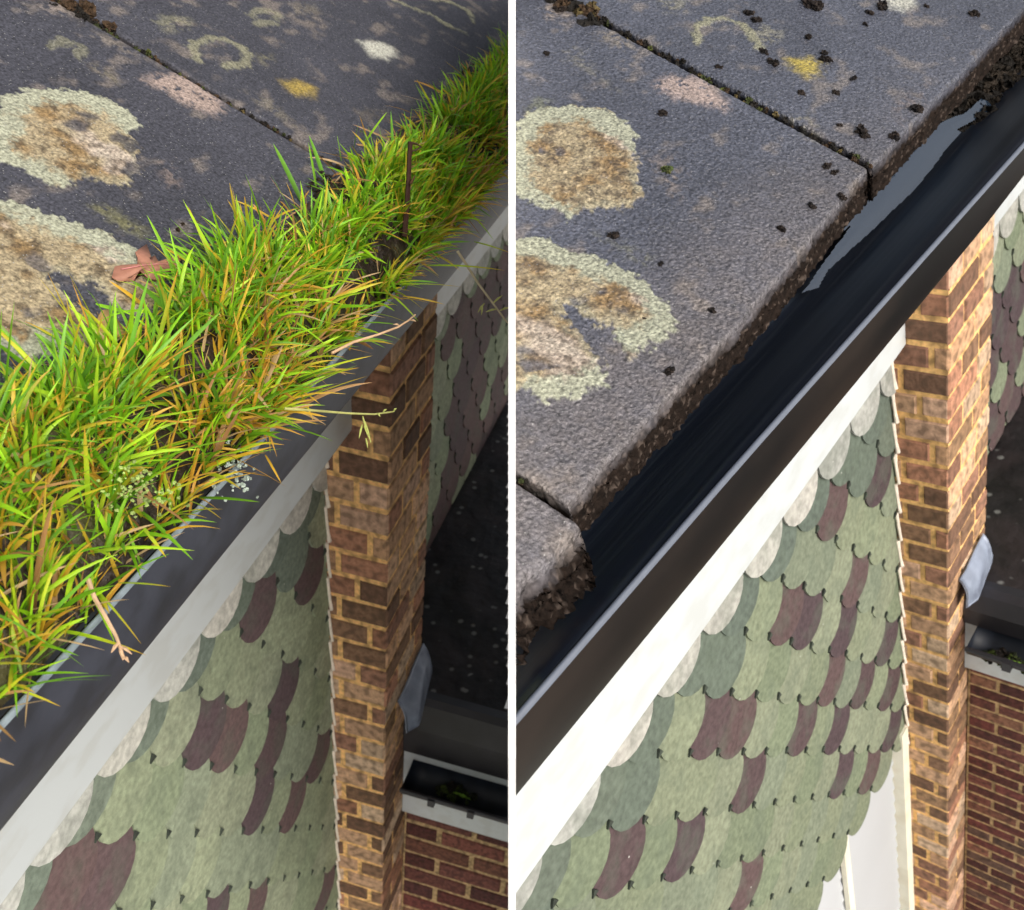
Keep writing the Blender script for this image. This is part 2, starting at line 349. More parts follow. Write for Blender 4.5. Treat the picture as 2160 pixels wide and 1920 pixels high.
def roof_tile(h, name, label, corners, n, m, specs, seed, matl, T=.037, wet=False, edges=(True, True), front=None, coarse=1.0, parent=None):
    """corners: (u,s) near-low, far-low, far-high, near-high; grid with rounded lower and side edges and broken pebbly faces"""
    ext = 12
    a = np.concatenate([np.full(ext, 0.0), np.linspace(0, 1, n), np.full(ext, 1.0)]); b = np.concatenate([np.full(ext + 6, 0.0), np.linspace(0, 1, m)])
    da = np.concatenate([np.linspace(1, 0, ext, endpoint=False), np.zeros(n), np.linspace(0, 1, ext + 1)[1:]])
    db = np.concatenate([np.linspace(1, 0, ext + 6, endpoint=False), np.zeros(m)])
    Ag, Bg = np.meshgrid(a, b, indexing='ij'); DA, DB = np.meshgrid(da, db, indexing='ij')
    c0, c1, c2, c3 = [np.array(c_, float) for c_ in corners]
    P = (1 - Ag)[..., None] * ((1 - Bg)[..., None] * c0 + Bg[..., None] * c3) + Ag[..., None] * ((1 - Bg)[..., None] * c1 + Bg[..., None] * c2)
    u, s = P[..., 0].copy(), P[..., 1].copy()
    if front is not None: s += interp(front, u) * (1 - Bg) ** 6
    lu = np.linalg.norm(c1 - c0); ls = np.linalg.norm(c3 - c0)
    ed = np.minimum(Bg * ls, 1); eda = np.minimum(Ag, 1 - Ag) * lu
    ragged = (fbm(u * 45, s * 45, seed + 2) - .5)
    rr = .0035 * coarse
    drop = rr * (1 - np.sqrt(np.clip(1 - (1 - np.clip(ed / rr, 0, 1)) ** 2, 0, 1))) + rr * .8 * (1 - np.sqrt(np.clip(1 - (1 - np.clip(eda / rr, 0, 1)) ** 2, 0, 1)))
    col, hg = roof_colors(h, u, s, specs, seed, wet)
    skirt = np.maximum(DA, DB)
    z = hg - drop - skirt * T
    peb = fbm(u * 120 + DB * 9, s * 120 + DB * 14 + u * 77, seed + 77, 3) - .5
    inward = 1
    V = rp(u, s, 0)
    nrm = np.array([0, -math.sin(PITCH), math.cos(PITCH)]); 
    V = V + nrm * (z * (skirt == 0))[..., None]
    dn = np.array([0, .1, -1.0])
    V = V + nrm * ((hg - drop) * (skirt > 0))[..., None] + dn * (skirt * T)[..., None]
    # broken pebbly faces and a wavering lower line
    wav = (fbm(u * 14, s * 0, seed + 61) - .5) * .004 * coarse
    near = sstep(.02, 0, ed)
    V[..., 1] += (wav + ragged * .0035 * coarse) * near
    amp = .011 * coarse * np.clip(skirt * 5, 0, 1)
    V[..., 1] += peb * amp; V[..., 2] += (fbm(u * 150, DB * 20 + 3, seed + 79, 2) - .5) * amp * .7
    V[..., 0] += (fbm(s * 140, DA * 14, seed + 78, 2) - .5) * .006 * np.clip(DA * 5, 0, 1)
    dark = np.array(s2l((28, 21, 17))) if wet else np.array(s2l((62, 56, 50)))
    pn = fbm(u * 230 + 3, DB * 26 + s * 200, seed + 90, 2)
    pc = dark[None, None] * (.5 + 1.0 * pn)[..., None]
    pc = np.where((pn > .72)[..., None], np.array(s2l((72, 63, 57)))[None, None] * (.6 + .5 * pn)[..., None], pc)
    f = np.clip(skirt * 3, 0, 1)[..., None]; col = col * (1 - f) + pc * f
    nu, ns = u.shape; idx = np.arange(nu * ns).reshape(nu, ns)
    F = np.stack([idx[:-1, :-1], idx[1:, :-1], idx[1:, 1:], idx[:-1, 1:]], -1).reshape(-1, 4)
    sk = (skirt.reshape(-1)[F].min(1) > .04); bad = ((V.reshape(-1, 3) @ h.n) > 0)[F].any(1)
    o = mesh(name, h, V.reshape(-1, 3), F, matl, col=col.reshape(-1, 3), smooth=True, clip='drop', base=[float(u.mean()), E0 + .1, -WW0])
    o.data.materials.append(M_EDGE); o.data.polygons.foreach_set('material_index', sk[~bad].astype(np.int32))
    return tag(o, label, 'roof tile', 'large concrete roof tiles at the eaves')

def gutter(h, inner, outer, rim, label):
    p = h.p; us = np.linspace(p['urange'][0], p['urange'][1], 46)
    el = WL * np.tan(np.radians(interp(p['lipT'], us))); gb = np.radians(interp(p['gbT'], us))
    root = empty('gutter', h, (us[0], .5, -WL), label, 'gutter')
    a = (EF - .003 - el) / 2; ecx = el + a
    b2 = (ecx * np.cos(gb) - WL * np.sin(gb)) ** 2 - (a * np.cos(gb)) ** 2
    b = np.sqrt(np.maximum(b2, .001)) / np.sin(gb)
    n = 22
    V = []
    for i, u in enumerate(us):
        for k in range(n + 1):
            t = math.pi * k / n
            V.append((u, ecx[i] - a[i] * math.cos(t), -(WL + .004 + b[i] * math.sin(t))))
    F = [(i * (n + 1) + k, (i + 1) * (n + 1) + k, (i + 1) * (n + 1) + k + 1, i * (n + 1) + k + 1) for i in range(len(us) - 1) for k in range(n)]
    mesh('outer_shell', h, V, F, outer, parent=root, smooth=True)
    prof = [(0, .0), (.012, .003), (.05, .027), (.10, .050), (.135, .060), (.150, .055), (.168, .042), (.184, .028), (.197, .01)]
    xs = np.linspace(0, 1, 33); pe = np.interp(xs, np.linspace(0, 1, len(prof)), [q[0] for q in prof]); pw = np.interp(xs, np.linspace(0, 1, len(prof)), [q[1] for q in prof])
    ker = np.array([1, 2, 3, 2, 1]) / 9; pe[2:-2] = np.convolve(pe, ker, 'same')[2:-2]; pw[2:-2] = np.convolve(pw, ker, 'same')[2:-2]
    V = []; n = len(xs) - 1
    for i, u in enumerate(us):
        sc = (EF - .004 - el[i]) / .197
        for k in range(n + 1): V.append((u, el[i] + .005 + (pe[k]) * sc * .97, -(WL + .001 + pw[k])))
    F = [(i * (n + 1) + k, i * (n + 1) + k + 1, (i + 1) * (n + 1) + k + 1, (i + 1) * (n + 1) + k) for i in range(len(us) - 1) for k in range(n)]
    mesh('channel', h, V, F, inner, parent=root, smooth=True)
    mb = MB(); rw = .0042; V = []
    for i, u in enumerate(us):
        w_ = rw * (1.0 if h is HR else .8)
        for (de, dz) in ((-w_ * .5, -.003), (-w_ * .35, .0015), (w_ * .2, .0022), (w_ * .7, .001), (w_ * .8, -.003)): V.append((u, el[i] + de, -WL + dz))
    F = [(i * 5 + k, i * 5 + k + 1, (i + 1) * 5 + k + 1, (i + 1) * 5 + k) for i in range(len(us) - 1) for k in range(4)]
    mesh('rim', h, V, F, rim, parent=root, smooth=True)
    return root, us, el

def fascia(h, u0, u1, label, cap=True):
    p = h.p; root = empty('fascia_board', h, (u0, EF, -1.04), label, 'fascia board', 'white fascia boards under the gutters')
    w0, w1 = interp(p['fb'], u0), interp(p['fb'], u1)
    V = []; 
    for u, w in ((u0, w0), (u1, w1)):
        V += [(u, EF, -.56), (u, EF, -w + .004), (u, EF + .004, -w), (u, EF + .016, -w), (u, EF + .016, -.56)]
    F = [(k, k + 1, 5 + k + 1, 5 + k) for k in range(4)] + [(0, 4, 3, 2, 1), (5, 6, 7, 8, 9)]
    mesh('face_board', h, V, F, M_WHITE, parent=root)
    mb = MB(); mb.box((u0, EF + .017, -min(w0, w1) + .018), (u1, p['ew'] + .01, -min(w0, w1) + .026)); mb.build('soffit', h, M_WHITE, parent=root)
    return root

def tile_wall(h, u0, u1, wtop, wbot, purple, label, seed, clusters=False):
    """club tiles hung in offset rows; every tile is a lapped slab with a round foot"""
    p = h.p; rs = random.Random(seed); mb = MB(); tw, gg = p['tw'], p['gauge']; ew = p['ew']
    sage = [(142, 152, 126), (136, 148, 122), (148, 157, 131), (139, 149, 128), (150, 158, 134)]
    dkg = [(112, 124, 112), (118, 129, 116), (108, 120, 110)]; pale = [(196, 196, 188), (188, 190, 184), (204, 202, 194)]
    pur = [(96, 80, 82), (104, 86, 86), (90, 76, 80)]
    rows = [(p['row1'], p['u1'], 0), (p['row2'], p['u2'], 1)]
    for k in range(1, p['nrow']): rows.append((p['row2'] + gg * k, p['u2'] + (tw / 2 if k % 2 else 0), k + 1))
    uw = p.get('usl', 0)
    def tile(uc, wt, kk, c):
        hw = tw / 2 - .0014; L_ = gg * 1.75; arc = tw * .50; pts = []
        for i in range(11):
            t = math.pi * i / 10; pts.append((uc - hw * math.cos(t), wt - arc + arc * math.sin(t) ** .85))
        pts = [(uc - hw, wt - L_)] + pts + [(uc + hw, wt - L_)]
        j = rs.uniform(-.0007, .0007) - (.004 if kk == 0 else 0)
        pts = [(min(max(a_, u0), u1), min(max(b_, wtop), wbot)) for a_, b_ in pts]
        if max(q[0] for q in pts) - min(q[0] for q in pts) < .004: return
        if max(q[1] for q in pts) - min(q[1] for q in pts) < .004: return
        lift = .009; th = .005
        def pe(a_, b_, dz): return (a_, ew + .013 - lift * (1 - (wt - b_) / L_) - dz + j, -b_)
        n = len(pts)
        V = [pe(a_, b_, 0) for a_, b_ in pts] + [pe(a_, b_, th) for a_, b_ in pts]
        F = [tuple(range(n, 2 * n))] + [(i, (i + 1) % n, n + (i + 1) % n, n + i) for i in range(n)]
        mb.add(V, F, c)
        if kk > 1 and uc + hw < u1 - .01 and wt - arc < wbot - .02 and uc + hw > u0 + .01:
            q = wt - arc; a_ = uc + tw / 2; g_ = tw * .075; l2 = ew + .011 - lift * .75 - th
            mb.prism([(a_, l2 - .001, -(q - g_ * .8)), (a_ - g_ * .75, l2 + .001, -(q + g_ * .75)), (a_ + g_ * .75, l2 + .001, -(q + g_ * .75))], (0, .004, 0), s2l((52, 58, 52)))  # dark plates stand in for shade in the notches between tile feet
    for (wt, uo, k) in rows:
        if wt - gg * 1.75 > wbot: break
        k0 = math.floor((u0 - uo) / tw) - 1; k1 = math.ceil((u1 - uo) / tw) + 1
        for q in range(k0, k1 + 1):
            uc = uo + q * tw
            if uc + tw / 2 < u0 or uc - tw / 2 > u1: continue
            if k == 0: c = rs.choice(pale)
            elif k == 1 and not clusters: c = rs.choice(dkg)
            else: c = rs.choice(sage)
            if k == 2 and not clusters and rs.random() < .3: c = rs.choice(dkg)
            for (pu, pw) in purple:
                if abs(pu - uc) < tw * .5 and abs(pw - (wt - gg * .52)) < gg * .5: c = rs.choice(pur)
            if clusters and k > 1:
                c = rs.choice(sage if (vnoise(np.array([(k + q) * .45 + 3.3 + seed]), np.array([(k - q * 1.1) * .33]), seed)[0] < .52) else pur)
            c = s2l(c); f = rs.uniform(.93, 1.07) * (.60 if h is HR else .95)  # left tiles coloured lighter than right ones to offset their weaker light
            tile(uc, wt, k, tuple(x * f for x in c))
    mb.box((u0, ew + .015, -min(wbot, rows[-1][0] - .03)), (u1, ew + .115, -wtop), s2l((50, 52, 46)))
    o = mb.build('tile_hung_wall', h, M_TILE)
    return tag(o, label, 'tiled wall', 'walls hung with round-footed tiles')

def pier(h, label):
    p = h.p; mb = MB(); mc = tuple(1.35 * x for x in s2l((204, 164, 108))); top = .735
    mb.box((p['U'] + .002, p['ec'] + .002, -p['wbot']), (p['UF'] - .002, p['ew'] + .11, -top), mc)
    v0 = ((p['bw0'] - top) % p['bh'])
    sp1 = [(.27,), (.74,), (.27,), (.55,)]; sp2 = [(.33, .78), (.58,), (.30, .70), (.66,)]
    m = p['bh'] * .16
    brickface(mb, (p['U'] + .002, p['ew'] + .02, -top), (0, -1, 0), (0, 0, -1), (-1, 0, 0), p['ew'] + .02 - p['ec'], p['wbot'] - top, p['bh'], .1, m, PALR, mc, splits=sp1, v0=v0)
    brickface(mb, (p['U'], p['ec'] + .002, -top), (1, 0, 0), (0, 0, -1), (0, -1, 0), p['UF'] - p['U'], p['wbot'] - top, p['bh'], .14, m, PALR, mc, splits=sp2, v0=v0)
    brickface(mb, (p['UF'] - .002, p['ec'], -top), (0, 1, 0), (0, 0, -1), (1, 0, 0), p['ew'] + .02 - p['ec'], p['wbot'] - top, p['bh'], .1, m, PALR, mc, splits=sp1, v0=v0)
    o = mb.build('brick_pier', h, M_BRICK, base=(p['U'], p['ec'], -p['wbot']))
    return tag(o, label, 'brick pier', 'brick piers below the eaves')

def fillet(h, w0, w1, label):
    """saw-toothed pale mortar fillet where the lapped tiles meet the pier"""
    p = h.p; mb = MB(); st = p['gauge']; ew = p['ew']; w = w0; U = p['U']; e_base = ew + .004
    rs = random.Random(5)
    while w < w1:
        L_ = st * rs.uniform(.94, 1.0); pts = [(U - .004, e_base - .001, -w), (U - .005, e_base - .004, -w - L_ * .35), (U - .004, e_base - .006, -w - L_ * .7), (U - .004, e_base - .009, -w - L_)]
        mb.tube(pts, [.0045 * rs.uniform(.8, 1.3), .0035, .0033, .0042 * rs.uniform(.7, 1.2)], 7, s2l((228, 218, 204)))
        w += st
    o = mb.build('mortar_fillet', h, M_MORTAR); return tag(o, label, 'mortar fillet')

def extension(h, seed, tagw):
    """flat-roofed extension below: dark brick wall, fascia, gutter, felt roof, lead flashing"""
    p = h.p; ul = p['u_low']; ec = p['ec']; uw = ul + .02; emin = -.75
    root = empty('extension_wall', h, (uw, ec, -p['wbot']), 'dark red brick wall of the low extension beside the %s brick pier' % tagw, 'brick wall', 'low extension walls')
    random.seed(seed); mb = MB(); mc = s2l((178, 152, 112))
    mb.box((uw + .002, emin, -p['wbot']), (uw + .12, ec - .004, -p['w_drip'] - .02), mc)
    brickface(mb, (uw + .002, ec - .008, -p['w_drip'] - .04), (0, -1, 0), (0, 0, -1), (-1, 0, 0), ec - emin - .01, p['wbot'] - p['w_drip'] - .04, p['lbh'], p['lbl'], p['lbh'] * .17, PALD, mc, gain=1.15)
    mb.build('brickwork', h, M_BRICK2, parent=root)
    # fascia
    fr = empty('extension_fascia', h, (ul, ec, -p['w_fb']), 'white fascia board with open end under the %s low gutter' % tagw, 'fascia board', 'low white fascia boards')
    mb = MB(); mb.box((ul, emin, -p['w_fb']), (ul + .018, ec - .002, -p['w_drip'] + .01)); mb.build('face_board', h, M_WHITE, parent=fr)
    # gutter, lip nearer the viewer
    gr = empty('extension_gutter', h, (ul, ec - .03, -p['w_drip']), 'small black half-round gutter along the %s flat roof' % tagw, 'gutter', 'low black gutters')
    gw = .085 if h is HR else .1; lipw = p['w_lip'] * (ul - gw) / ul; backw = p['w_drip'] + .0
    mid = lipw; es = ec - .032 if h is HR else ec - .03
    V = []; n = 12; ne = 30; e_list = np.linspace(es, emin, ne)
    for e in e_list:
        for k in range(n + 1):
            t = math.pi * k / n; V.append((ul - .002 - gw / 2 - gw / 2 * math.cos(t), e, -(mid + .0 + gw * .5 * math.sin(t))))
    F = [(i * (n + 1) + k, (i + 1) * (n + 1) + k, (i + 1) * (n + 1) + k + 1, i * (n + 1) + k + 1) for i in range(ne - 1) for k in range(n)]
    F.append(tuple(range(n + 1)))
    mesh('channel', h, V, F, M_LOWG, parent=gr, smooth=True)
    mb = MB(); mb.tube([(ul - .002 - gw, es + .001, -mid), (ul - .002 - gw, emin, -mid)], .006, 8)
    for fr_ in (.35, .8): 
        e_ = es - .12 * fr_ * 2
        mb.box((ul - gw - .012, e_ - .012, -mid - .022), (ul - gw + .004, e_ + .006, -mid + .004))
    mb.build('rim', h, M_FELTED, parent=gr)
    # felt roof
    rr = empty('flat_roof', h, (ul, ec, -p['w_roof']), 'flat black felt roof speckled with lichen beside the %s pier' % tagw, 'flat roof', 'flat felt roofs')
    nu, ne = 120, 90; uu = np.linspace(ul + .045, 3.6 if h is HR else 3.9, nu); ee = np.linspace(emin, p['ew'] + .04, ne)
    Ug, Eg = np.meshgrid(uu, ee, indexing='ij'); hz = (fbm(Ug * 5, Eg * 5, seed) - .5) * .012 + (fbm(Ug * 22, Eg * 22, seed + 4) - .5) * .008
    V = np.stack([Ug, Eg, -p['w_roof'] + hz], -1); idx = np.arange(nu * ne).reshape(nu, ne)
    F = np.stack([idx[:-1, :-1], idx[1:, :-1], idx[1:, 1:], idx[:-1, 1:]], -1).reshape(-1, 4)
    cent = V.reshape(-1, 3)[F].mean(1); keep = ~((cent[:, 0] < p['UF']) & (cent[:, 1] > ec)); F = F[keep]
    mesh('felt', h, V.reshape(-1, 3), F, M_FELT, parent=rr, smooth=True, clip='drop')
    mb = MB(); dr = p['w_drip'] - p['w_roof']
    mb.prism([(ul - .012, 0, -p['w_roof'] - dr * .95), (ul - .014, 0, -p['w_roof'] - dr * .35), (ul + .012, 0, -p['w_roof'] + .010), (ul + .05, 0, -p['w_roof'] + .004), (ul + .05, 0, -p['w_roof'] - dr)], (0, 0, 0)) if False else None
    prof = [(ul - .012, -p['w_roof'] - dr * .95), (ul - .016, -p['w_roof'] - dr * .4), (ul + .004, -p['w_roof'] - .002), (ul + .02, -p['w_roof'] + .010), (ul + .05, -p['w_roof'] + .003), (ul + .05, -p['w_roof'] - dr)]
    P0 = [(a, ec - .003, b) for a, b in prof]; mb.prism(P0, (0, emin - ec, 0)); mb.build('drip_edge', h, M_FELTED, parent=rr, smooth=False)
    return root

def sheet(h, name, pts, d, m, label=None, cat=None, group=None, parent=None, c=(.5, .5, .5)):
    mb = MB(); mb.prism(pts, d, c); o = mb.build(name, h, m, parent=parent)
    return tag(o, label, cat, group)

def lump(mb, cen, r, seed, c, squash=.6, spiky=.5, axn=None):
    rs = np.random.RandomState(seed); nlat, nlon = 7, 10; V = []; cen = np.array(cen, float)
    up = np.array([0, -math.sin(PITCH), math.cos(PITCH)]) if axn is None else np.array(axn, float)
    t1 = np.array([1.0, 0, 0]); t2 = np.cross(up, t1)
    for i in range(nlat + 1):
        th = math.pi * i / nlat
        for k in range(nlon):
            ph = 2 * math.pi * k / nlon; q = r * (1 + spiky * (rs.rand() - .5) * 1.6)
            V.append(cen + q * math.sin(th) * math.cos(ph) * t1 + q * math.sin(th) * math.sin(ph) * t2 + q * squash * math.cos(th) * up)
    F = [(i * nlon + k, (i + 1) * nlon + k, (i + 1) * nlon + (k + 1) % nlon, i * nlon + (k + 1) % nlon) for i in range(nlat) for k in range(nlon)]
    mb.add(V, F, c)

def crumb(h, px, size, seed, label, group, green=False):
    u, s = roofhit(h, px); dep = abs((h.M @ np.array([u, -(-WW0 + s * math.sin(PITCH)), E0 + s * math.cos(PITCH)]))[2]); r = size * dep / FPX
    rs = random.Random(seed); mb = MB(); n = 4 + int(size / 4)
    base = rp(u, s, 0)
    for i in range(n):
        a = rs.uniform(0, 6.28); d = r * rs.uniform(0, .75); rr_ = r * rs.uniform(.22, .5)
        c = rs.choice([(.010, .008, .008), (.018, .013, .011), (.028, .02, .016)]) if not green else rs.choice([(.05, .07, .02), (.09, .1, .03), (.03, .035, .015)])
        lump(mb, rp(u + d * math.cos(a), s + d * math.sin(a), rr_ * .35), rr_, seed * 31 + i, c, .7, .8)
    o = mb.build('moss_crumb', h, M_MOSS, base=[float(x) for x in base]); return tag(o, label, 'moss crumb', group)

def joint_moss(h, pts, width, seed, label, green=.4):
    """ragged moss packed along a joint; pts in (u,s)"""
    rs = np.random.RandomState(seed); mb = MB(); pts = np.array(pts); seg = np.linalg.norm(np.diff(pts, axis=0), axis=1); L_ = seg.sum()
    n = int(L_ / .0045); cum = np.concatenate([[0], np.cumsum(seg)])
    for i in range(n):
        t = rs.rand() * L_; k = min(np.searchsorted(cum, t, side='right') - 1, len(seg) - 1); f = (t - cum[k]) / seg[k]; q = pts[k] * (1 - f) + pts[k + 1] * f
        wv = np.interp(t / L_, [0, .2, .3, 1], width)
        gz = vnoise(np.array([t * 14.0]), np.array([0.5]), seed)[0]
        o_ = (rs.rand() - .5) * wv; r = wv * (.10 + .20 * rs.rand())
        c = (.012, .010, .008)
        if rs.rand() < green * gz * 1.6: c = [(.075, .085, .02), (.04, .05, .015), (.10, .075, .03)][rs.randint(3)]
        elif rs.rand() < .3: c = (.05, .03, .016)
        lump(mb, rp(q[0] + o_, q[1], -.006 + .006 * rs.rand()), max(r, .002), seed + i, c, .8, .9)
    o = mb.build('joint_moss', h, M_MOSS); return tag(o, label, 'moss', kind='stuff')

# =================================================================== the two roof corners
def zz(x0, y0, sc, pts): return [(x0 + x * sc, y0 + y * sc) for x, y in pts]
z1 = lambda pts: zz(1080, 0, .5284, pts); z2 = lambda pts: zz(1080, 960, .5284, pts)
z3 = lambda pts: zz(0, 0, .5284, pts); z4 = lambda pts: zz(0, 960, .5284, pts)

# lichens as seen on each roof (outlines on the tile surface)
SPR = [('big', z1([(-60, 640), (-30, 560), (15, 505), (60, 460), (140, 430), (250, 422), (360, 435), (450, 480), (505, 555), (485, 600), (515, 645), (500, 705), (525, 790), (440, 845), (350, 825), (235, 880), (175, 845), (60, 800), (0, 760)]), [z1([(40, 790), (-10, 700), (10, 560), (60, 500), (140, 460), (250, 450), (350, 465), (440, 510), (490, 560)]), z1([(20, 770), (120, 815), (200, 850)])]),
       ('big', z1([(-80, 950), (15, 955), (120, 955), (220, 1000), (350, 1040), (480, 1090), (570, 1170), (640, 1250), (645, 1320), (590, 1370), (500, 1392), (470, 1435), (432, 1400), (415, 1340), (400, 1290), (330, 1300), (250, 1215), (190, 1215), (235, 1310), (300, 1370), (330, 1430), (375, 1490), (380, 1550), (280, 1570), (230, 1600), (120, 1605), (70, 1560), (-80, 1560)]), [z1([(-80, 975), (120, 975), (220, 1025), (350, 1065), (480, 1120), (560, 1190), (620, 1260), (610, 1340), (520, 1375)]), z1([(120, 1580), (280, 1550), (350, 1530)])]),
       ('spot', z1([(560, 330), (620, 300), (720, 305), (800, 340), (860, 410), (850, 445), (780, 430), (700, 415), (620, 385)]), (212, 190, 180), .75),
       ('spot', z1([(1080, 235), (1200, 230), (1245, 250), (1225, 300), (1180, 315), (1120, 280)]), (206, 186, 92), 1.0),
       ('line', z1([(740, 170), (735, 110), (790, 80), (860, 78), (925, 100), (960, 150), (985, 190)]), .75),
       ('spot', z1([(940, 120), (1010, 100), (1090, 120), (1085, 165), (1000, 180)]), (176, 172, 150), .5),
       ('spot', z1([(1480, -10), (1600, -10), (1625, 25), (1560, 48), (1500, 30)]), (236, 236, 222), 1.3),
       ('spot', z1([(120, 20), (200, 5), (215, 60), (140, 80)]), (196, 180, 165), .65),
       ('spot', z1([(320, 130), (420, 110), (520, 200), (420, 200), (350, 160)]), (180, 168, 150), .5),
       ('spot', z1([(170, 200), (260, 180), (330, 280), (440, 370), (400, 360), (250, 270)]), (160, 156, 140), .42),
       ('spot', z1([(40, 420), (110, 390), (170, 410), (160, 435), (60, 450)]), (128, 132, 112), .7),
       ('spot', z1([(540, 630), (640, 610), (700, 700), (660, 820), (600, 740)]), (176, 160, 148), .42),
       ('spot', z1([(330, 930), (420, 960), (560, 1020), (540, 1060), (430, 1010)]), (150, 150, 118), .5),
       ('spot', z1([(1070, 460), (1190, 450), (1230, 520), (1280, 590), (1190, 560)]), (178, 172, 150), .45),
       ('spot', z1([(560, 0), (700, 0), (700, 45), (620, 60)]), (176, 172, 150), .5),
       ('spot', z1([(1560, 500), (1640, 440), (1700, 300), (1500, 420)]), (150, 132, 120), .35)]
SPL = [('big', z3([(-60, 520), (-20, 420), (50, 372), (180, 352), (330, 365), (430, 395), (510, 440), (552, 500), (520, 530), (555, 600), (560, 690), (480, 748), (350, 715), (250, 752), (170, 730), (100, 690), (20, 650), (-60, 620)]), [z3([(-20, 600), (-10, 440), (60, 395), (180, 375), (330, 390), (430, 420), (500, 460), (535, 505)]), z3([(0, 620), (100, 670), (180, 710), (240, 730)])]),
       ('big', z3([(-80, 770), (0, 790), (110, 812), (220, 860), (330, 900), (420, 930), (500, 965), (580, 1010), (640, 1080), (640, 1160), (600, 1230), (520, 1270), (460, 1260), (440, 1190), (380, 1140), (300, 1120), (230, 1085), (195, 1110), (250, 1160), (300, 1220), (370, 1270), (390, 1330), (320, 1395), (230, 1410), (150, 1425), (100, 1450), (30, 1400), (-80, 1380)]), [z3([(-60, 800), (0, 812), (110, 835), (220, 885), (330, 925), (420, 955), (500, 990), (580, 1030)]), z3([(40, 1400), (110, 1425), (200, 1400)])]),
       ('spot', z3([(560, 320), (640, 300), (720, 288), (800, 335), (880, 400), (905, 450), (850, 468), (760, 425), (680, 385)]), (206, 184, 172), .75),
       ('spot', z3([(1105, 318), (1190, 322), (1262, 350), (1255, 390), (1180, 385), (1130, 352)]), (190, 166, 88), 1.15),
       ('line', z3([(790, 240), (768, 195), (800, 160), (870, 153), (950, 180), (990, 220), (975, 255), (900, 265)]), .6),
       ('spot', z3([(1020, 210), (1090, 220), (1100, 250), (1030, 255)]), (150, 146, 118), .6),
       ('spot', z3([(1432, 165), (1490, 160), (1570, 190), (1592, 222), (1545, 242), (1480, 225)]), (240, 240, 224), 1.8),
       ('spot', z3([(595, 85), (680, 62), (770, 75), (750, 115), (660, 128)]), (168, 166, 138), .6),
       ('spot', z3([(340, 820), (430, 815), (520, 875), (600, 905), (565, 950), (470, 915)]), (140, 138, 100), .75),
       ('line', z3([(1570, 0), (1640, 30), (1720, 60), (1800, 110)]), .7), ('line', z3([(1700, -10), (1800, 10), (1870, 45), (1890, 90)]), .8), ('line', z3([(1740, 70), (1800, 110), (1860, 130)]), .6),
       ('line', z3([(1000, 60), (1050, 40), (1110, 55), (1090, 90), (1020, 95)]), .45), ('line', z3([(200, 190), (260, 165), (330, 190), (310, 230)]), .4),
       ('spot', z3([(170, 10), (240, 20), (270, 60), (190, 60)]), (200, 184, 170), .6),
       ('spot', z3([(350, 140), (430, 130), (560, 220), (470, 210)]), (176, 164, 150), .5),
       ('spot', z3([(360, 260), (420, 270), (480, 320), (470, 340), (400, 300)]), (168, 158, 130), .5),
       ('spot', z3([(620, 640), (700, 640), (720, 740), (670, 750)]), (170, 150, 138), .5),
       ('spot', z3([(960, 360), (1060, 380), (1150, 460), (1240, 540), (1180, 520), (1060, 440)]), (150, 142, 126), .5),
       ('spot', z3([(1150, 20), (1260, 10), (1290, 60), (1180, 60)]), (140, 132, 118), .5),
       ('spot', z3([(1400, 420), (1560, 430), (1600, 500), (1440, 480)]), (124, 116, 104), .4)]
random.seed(3)
# ---- right: cleaned roof
jr0 = roofhit(HR, (1186, 0)); jr1 = roofhit(HR, (1841, 354)); k_ = (jr0[0] - jr1[0]) / (jr0[1] - jr1[1])
jx = lambda s: jr1[0] + k_ * (s - jr1[1])
fr = [(.4, -.014), (.74, -.013), (1.06, .004), (1.65, .008), (2.5, .01)]
SM = .80
roof_tile(HR, 'roof_tile', 'wet grey roof tile with two big ochre lichen rings above the clean gutter', [(.432, 0), (jx(0) - .006, 0), (jx(SM) - .006, SM), (.432, SM)], 380, 450, SPR, 11, M_ROOFR, T=.041, wet=True, front=fr)
roof_tile(HR, 'roof_tile', 'wet roof tile with a small yellow lichen and dark crumbs at top right', [(jx(0) + .010, 0), (3.5, 0), (3.5, SM), (jx(SM) + .010, SM)], 760, 330, SPR, 12, M_ROOFR, T=.043, wet=True, front=fr)
roof_tile(HR, 'roof_tile', 'rough pebbly end of a roof tile at the left edge of the clean roof', [(.02, -.03), (.424, -.036), (.424, SM), (.02, SM)], 220, 300, [], 13, M_ROOFR, T=.062, wet=True, coarse=2.2)
# ---- left: overgrown roof
jl0 = roofhit(HL, (122, 0)); jl1 = roofhit(HL, (655, 317)); kl = (jl0[0] - jl1[0]) / (jl0[1] - jl1[1])
jlx = lambda s: jl1[0] + kl * (s - jl1[1])
roof_tile(HL, 'roof_tile', 'dry dark roof tile with two big ochre lichen rings behind the grass', [(.40, 0), (jlx(0) - .006, 0), (jlx(SM) - .006, SM), (.40, SM)], 400, 430, SPL, 11, M_ROOFL)
roof_tile(HL, 'roof_tile', 'dry dark roof tile with an oval white lichen spot above the grass', [(jlx(0) + .009, 0), (3.1, 0), (3.1, SM), (jlx(SM) + .009, SM)], 560, 280, SPL, 12, M_ROOFL)
roof_tile(HL, 'roof_tile', 'dark roof tile almost buried under grass at the lower left', [(.02, 0), (.392, 0), (.392, SM), (.02, SM)], 160, 200, [], 14, M_ROOFL)

# dark bedding under the tiles (roof deck)
for h, nm in ((HR, 'cleaned'), (HL, 'overgrown')):
    P0 = [rp(.0, .05, -.045), rp(3.5, .05, -.045), rp(3.5, SM, -.045), rp(.0, SM, -.045)]
    o = sheet(h, 'roof_deck', P0, (0, .01, -.03), M_FELTED); tag(o, 'dark underlay under the tiles of the %s roof' % nm, 'roof deck', kind=None)

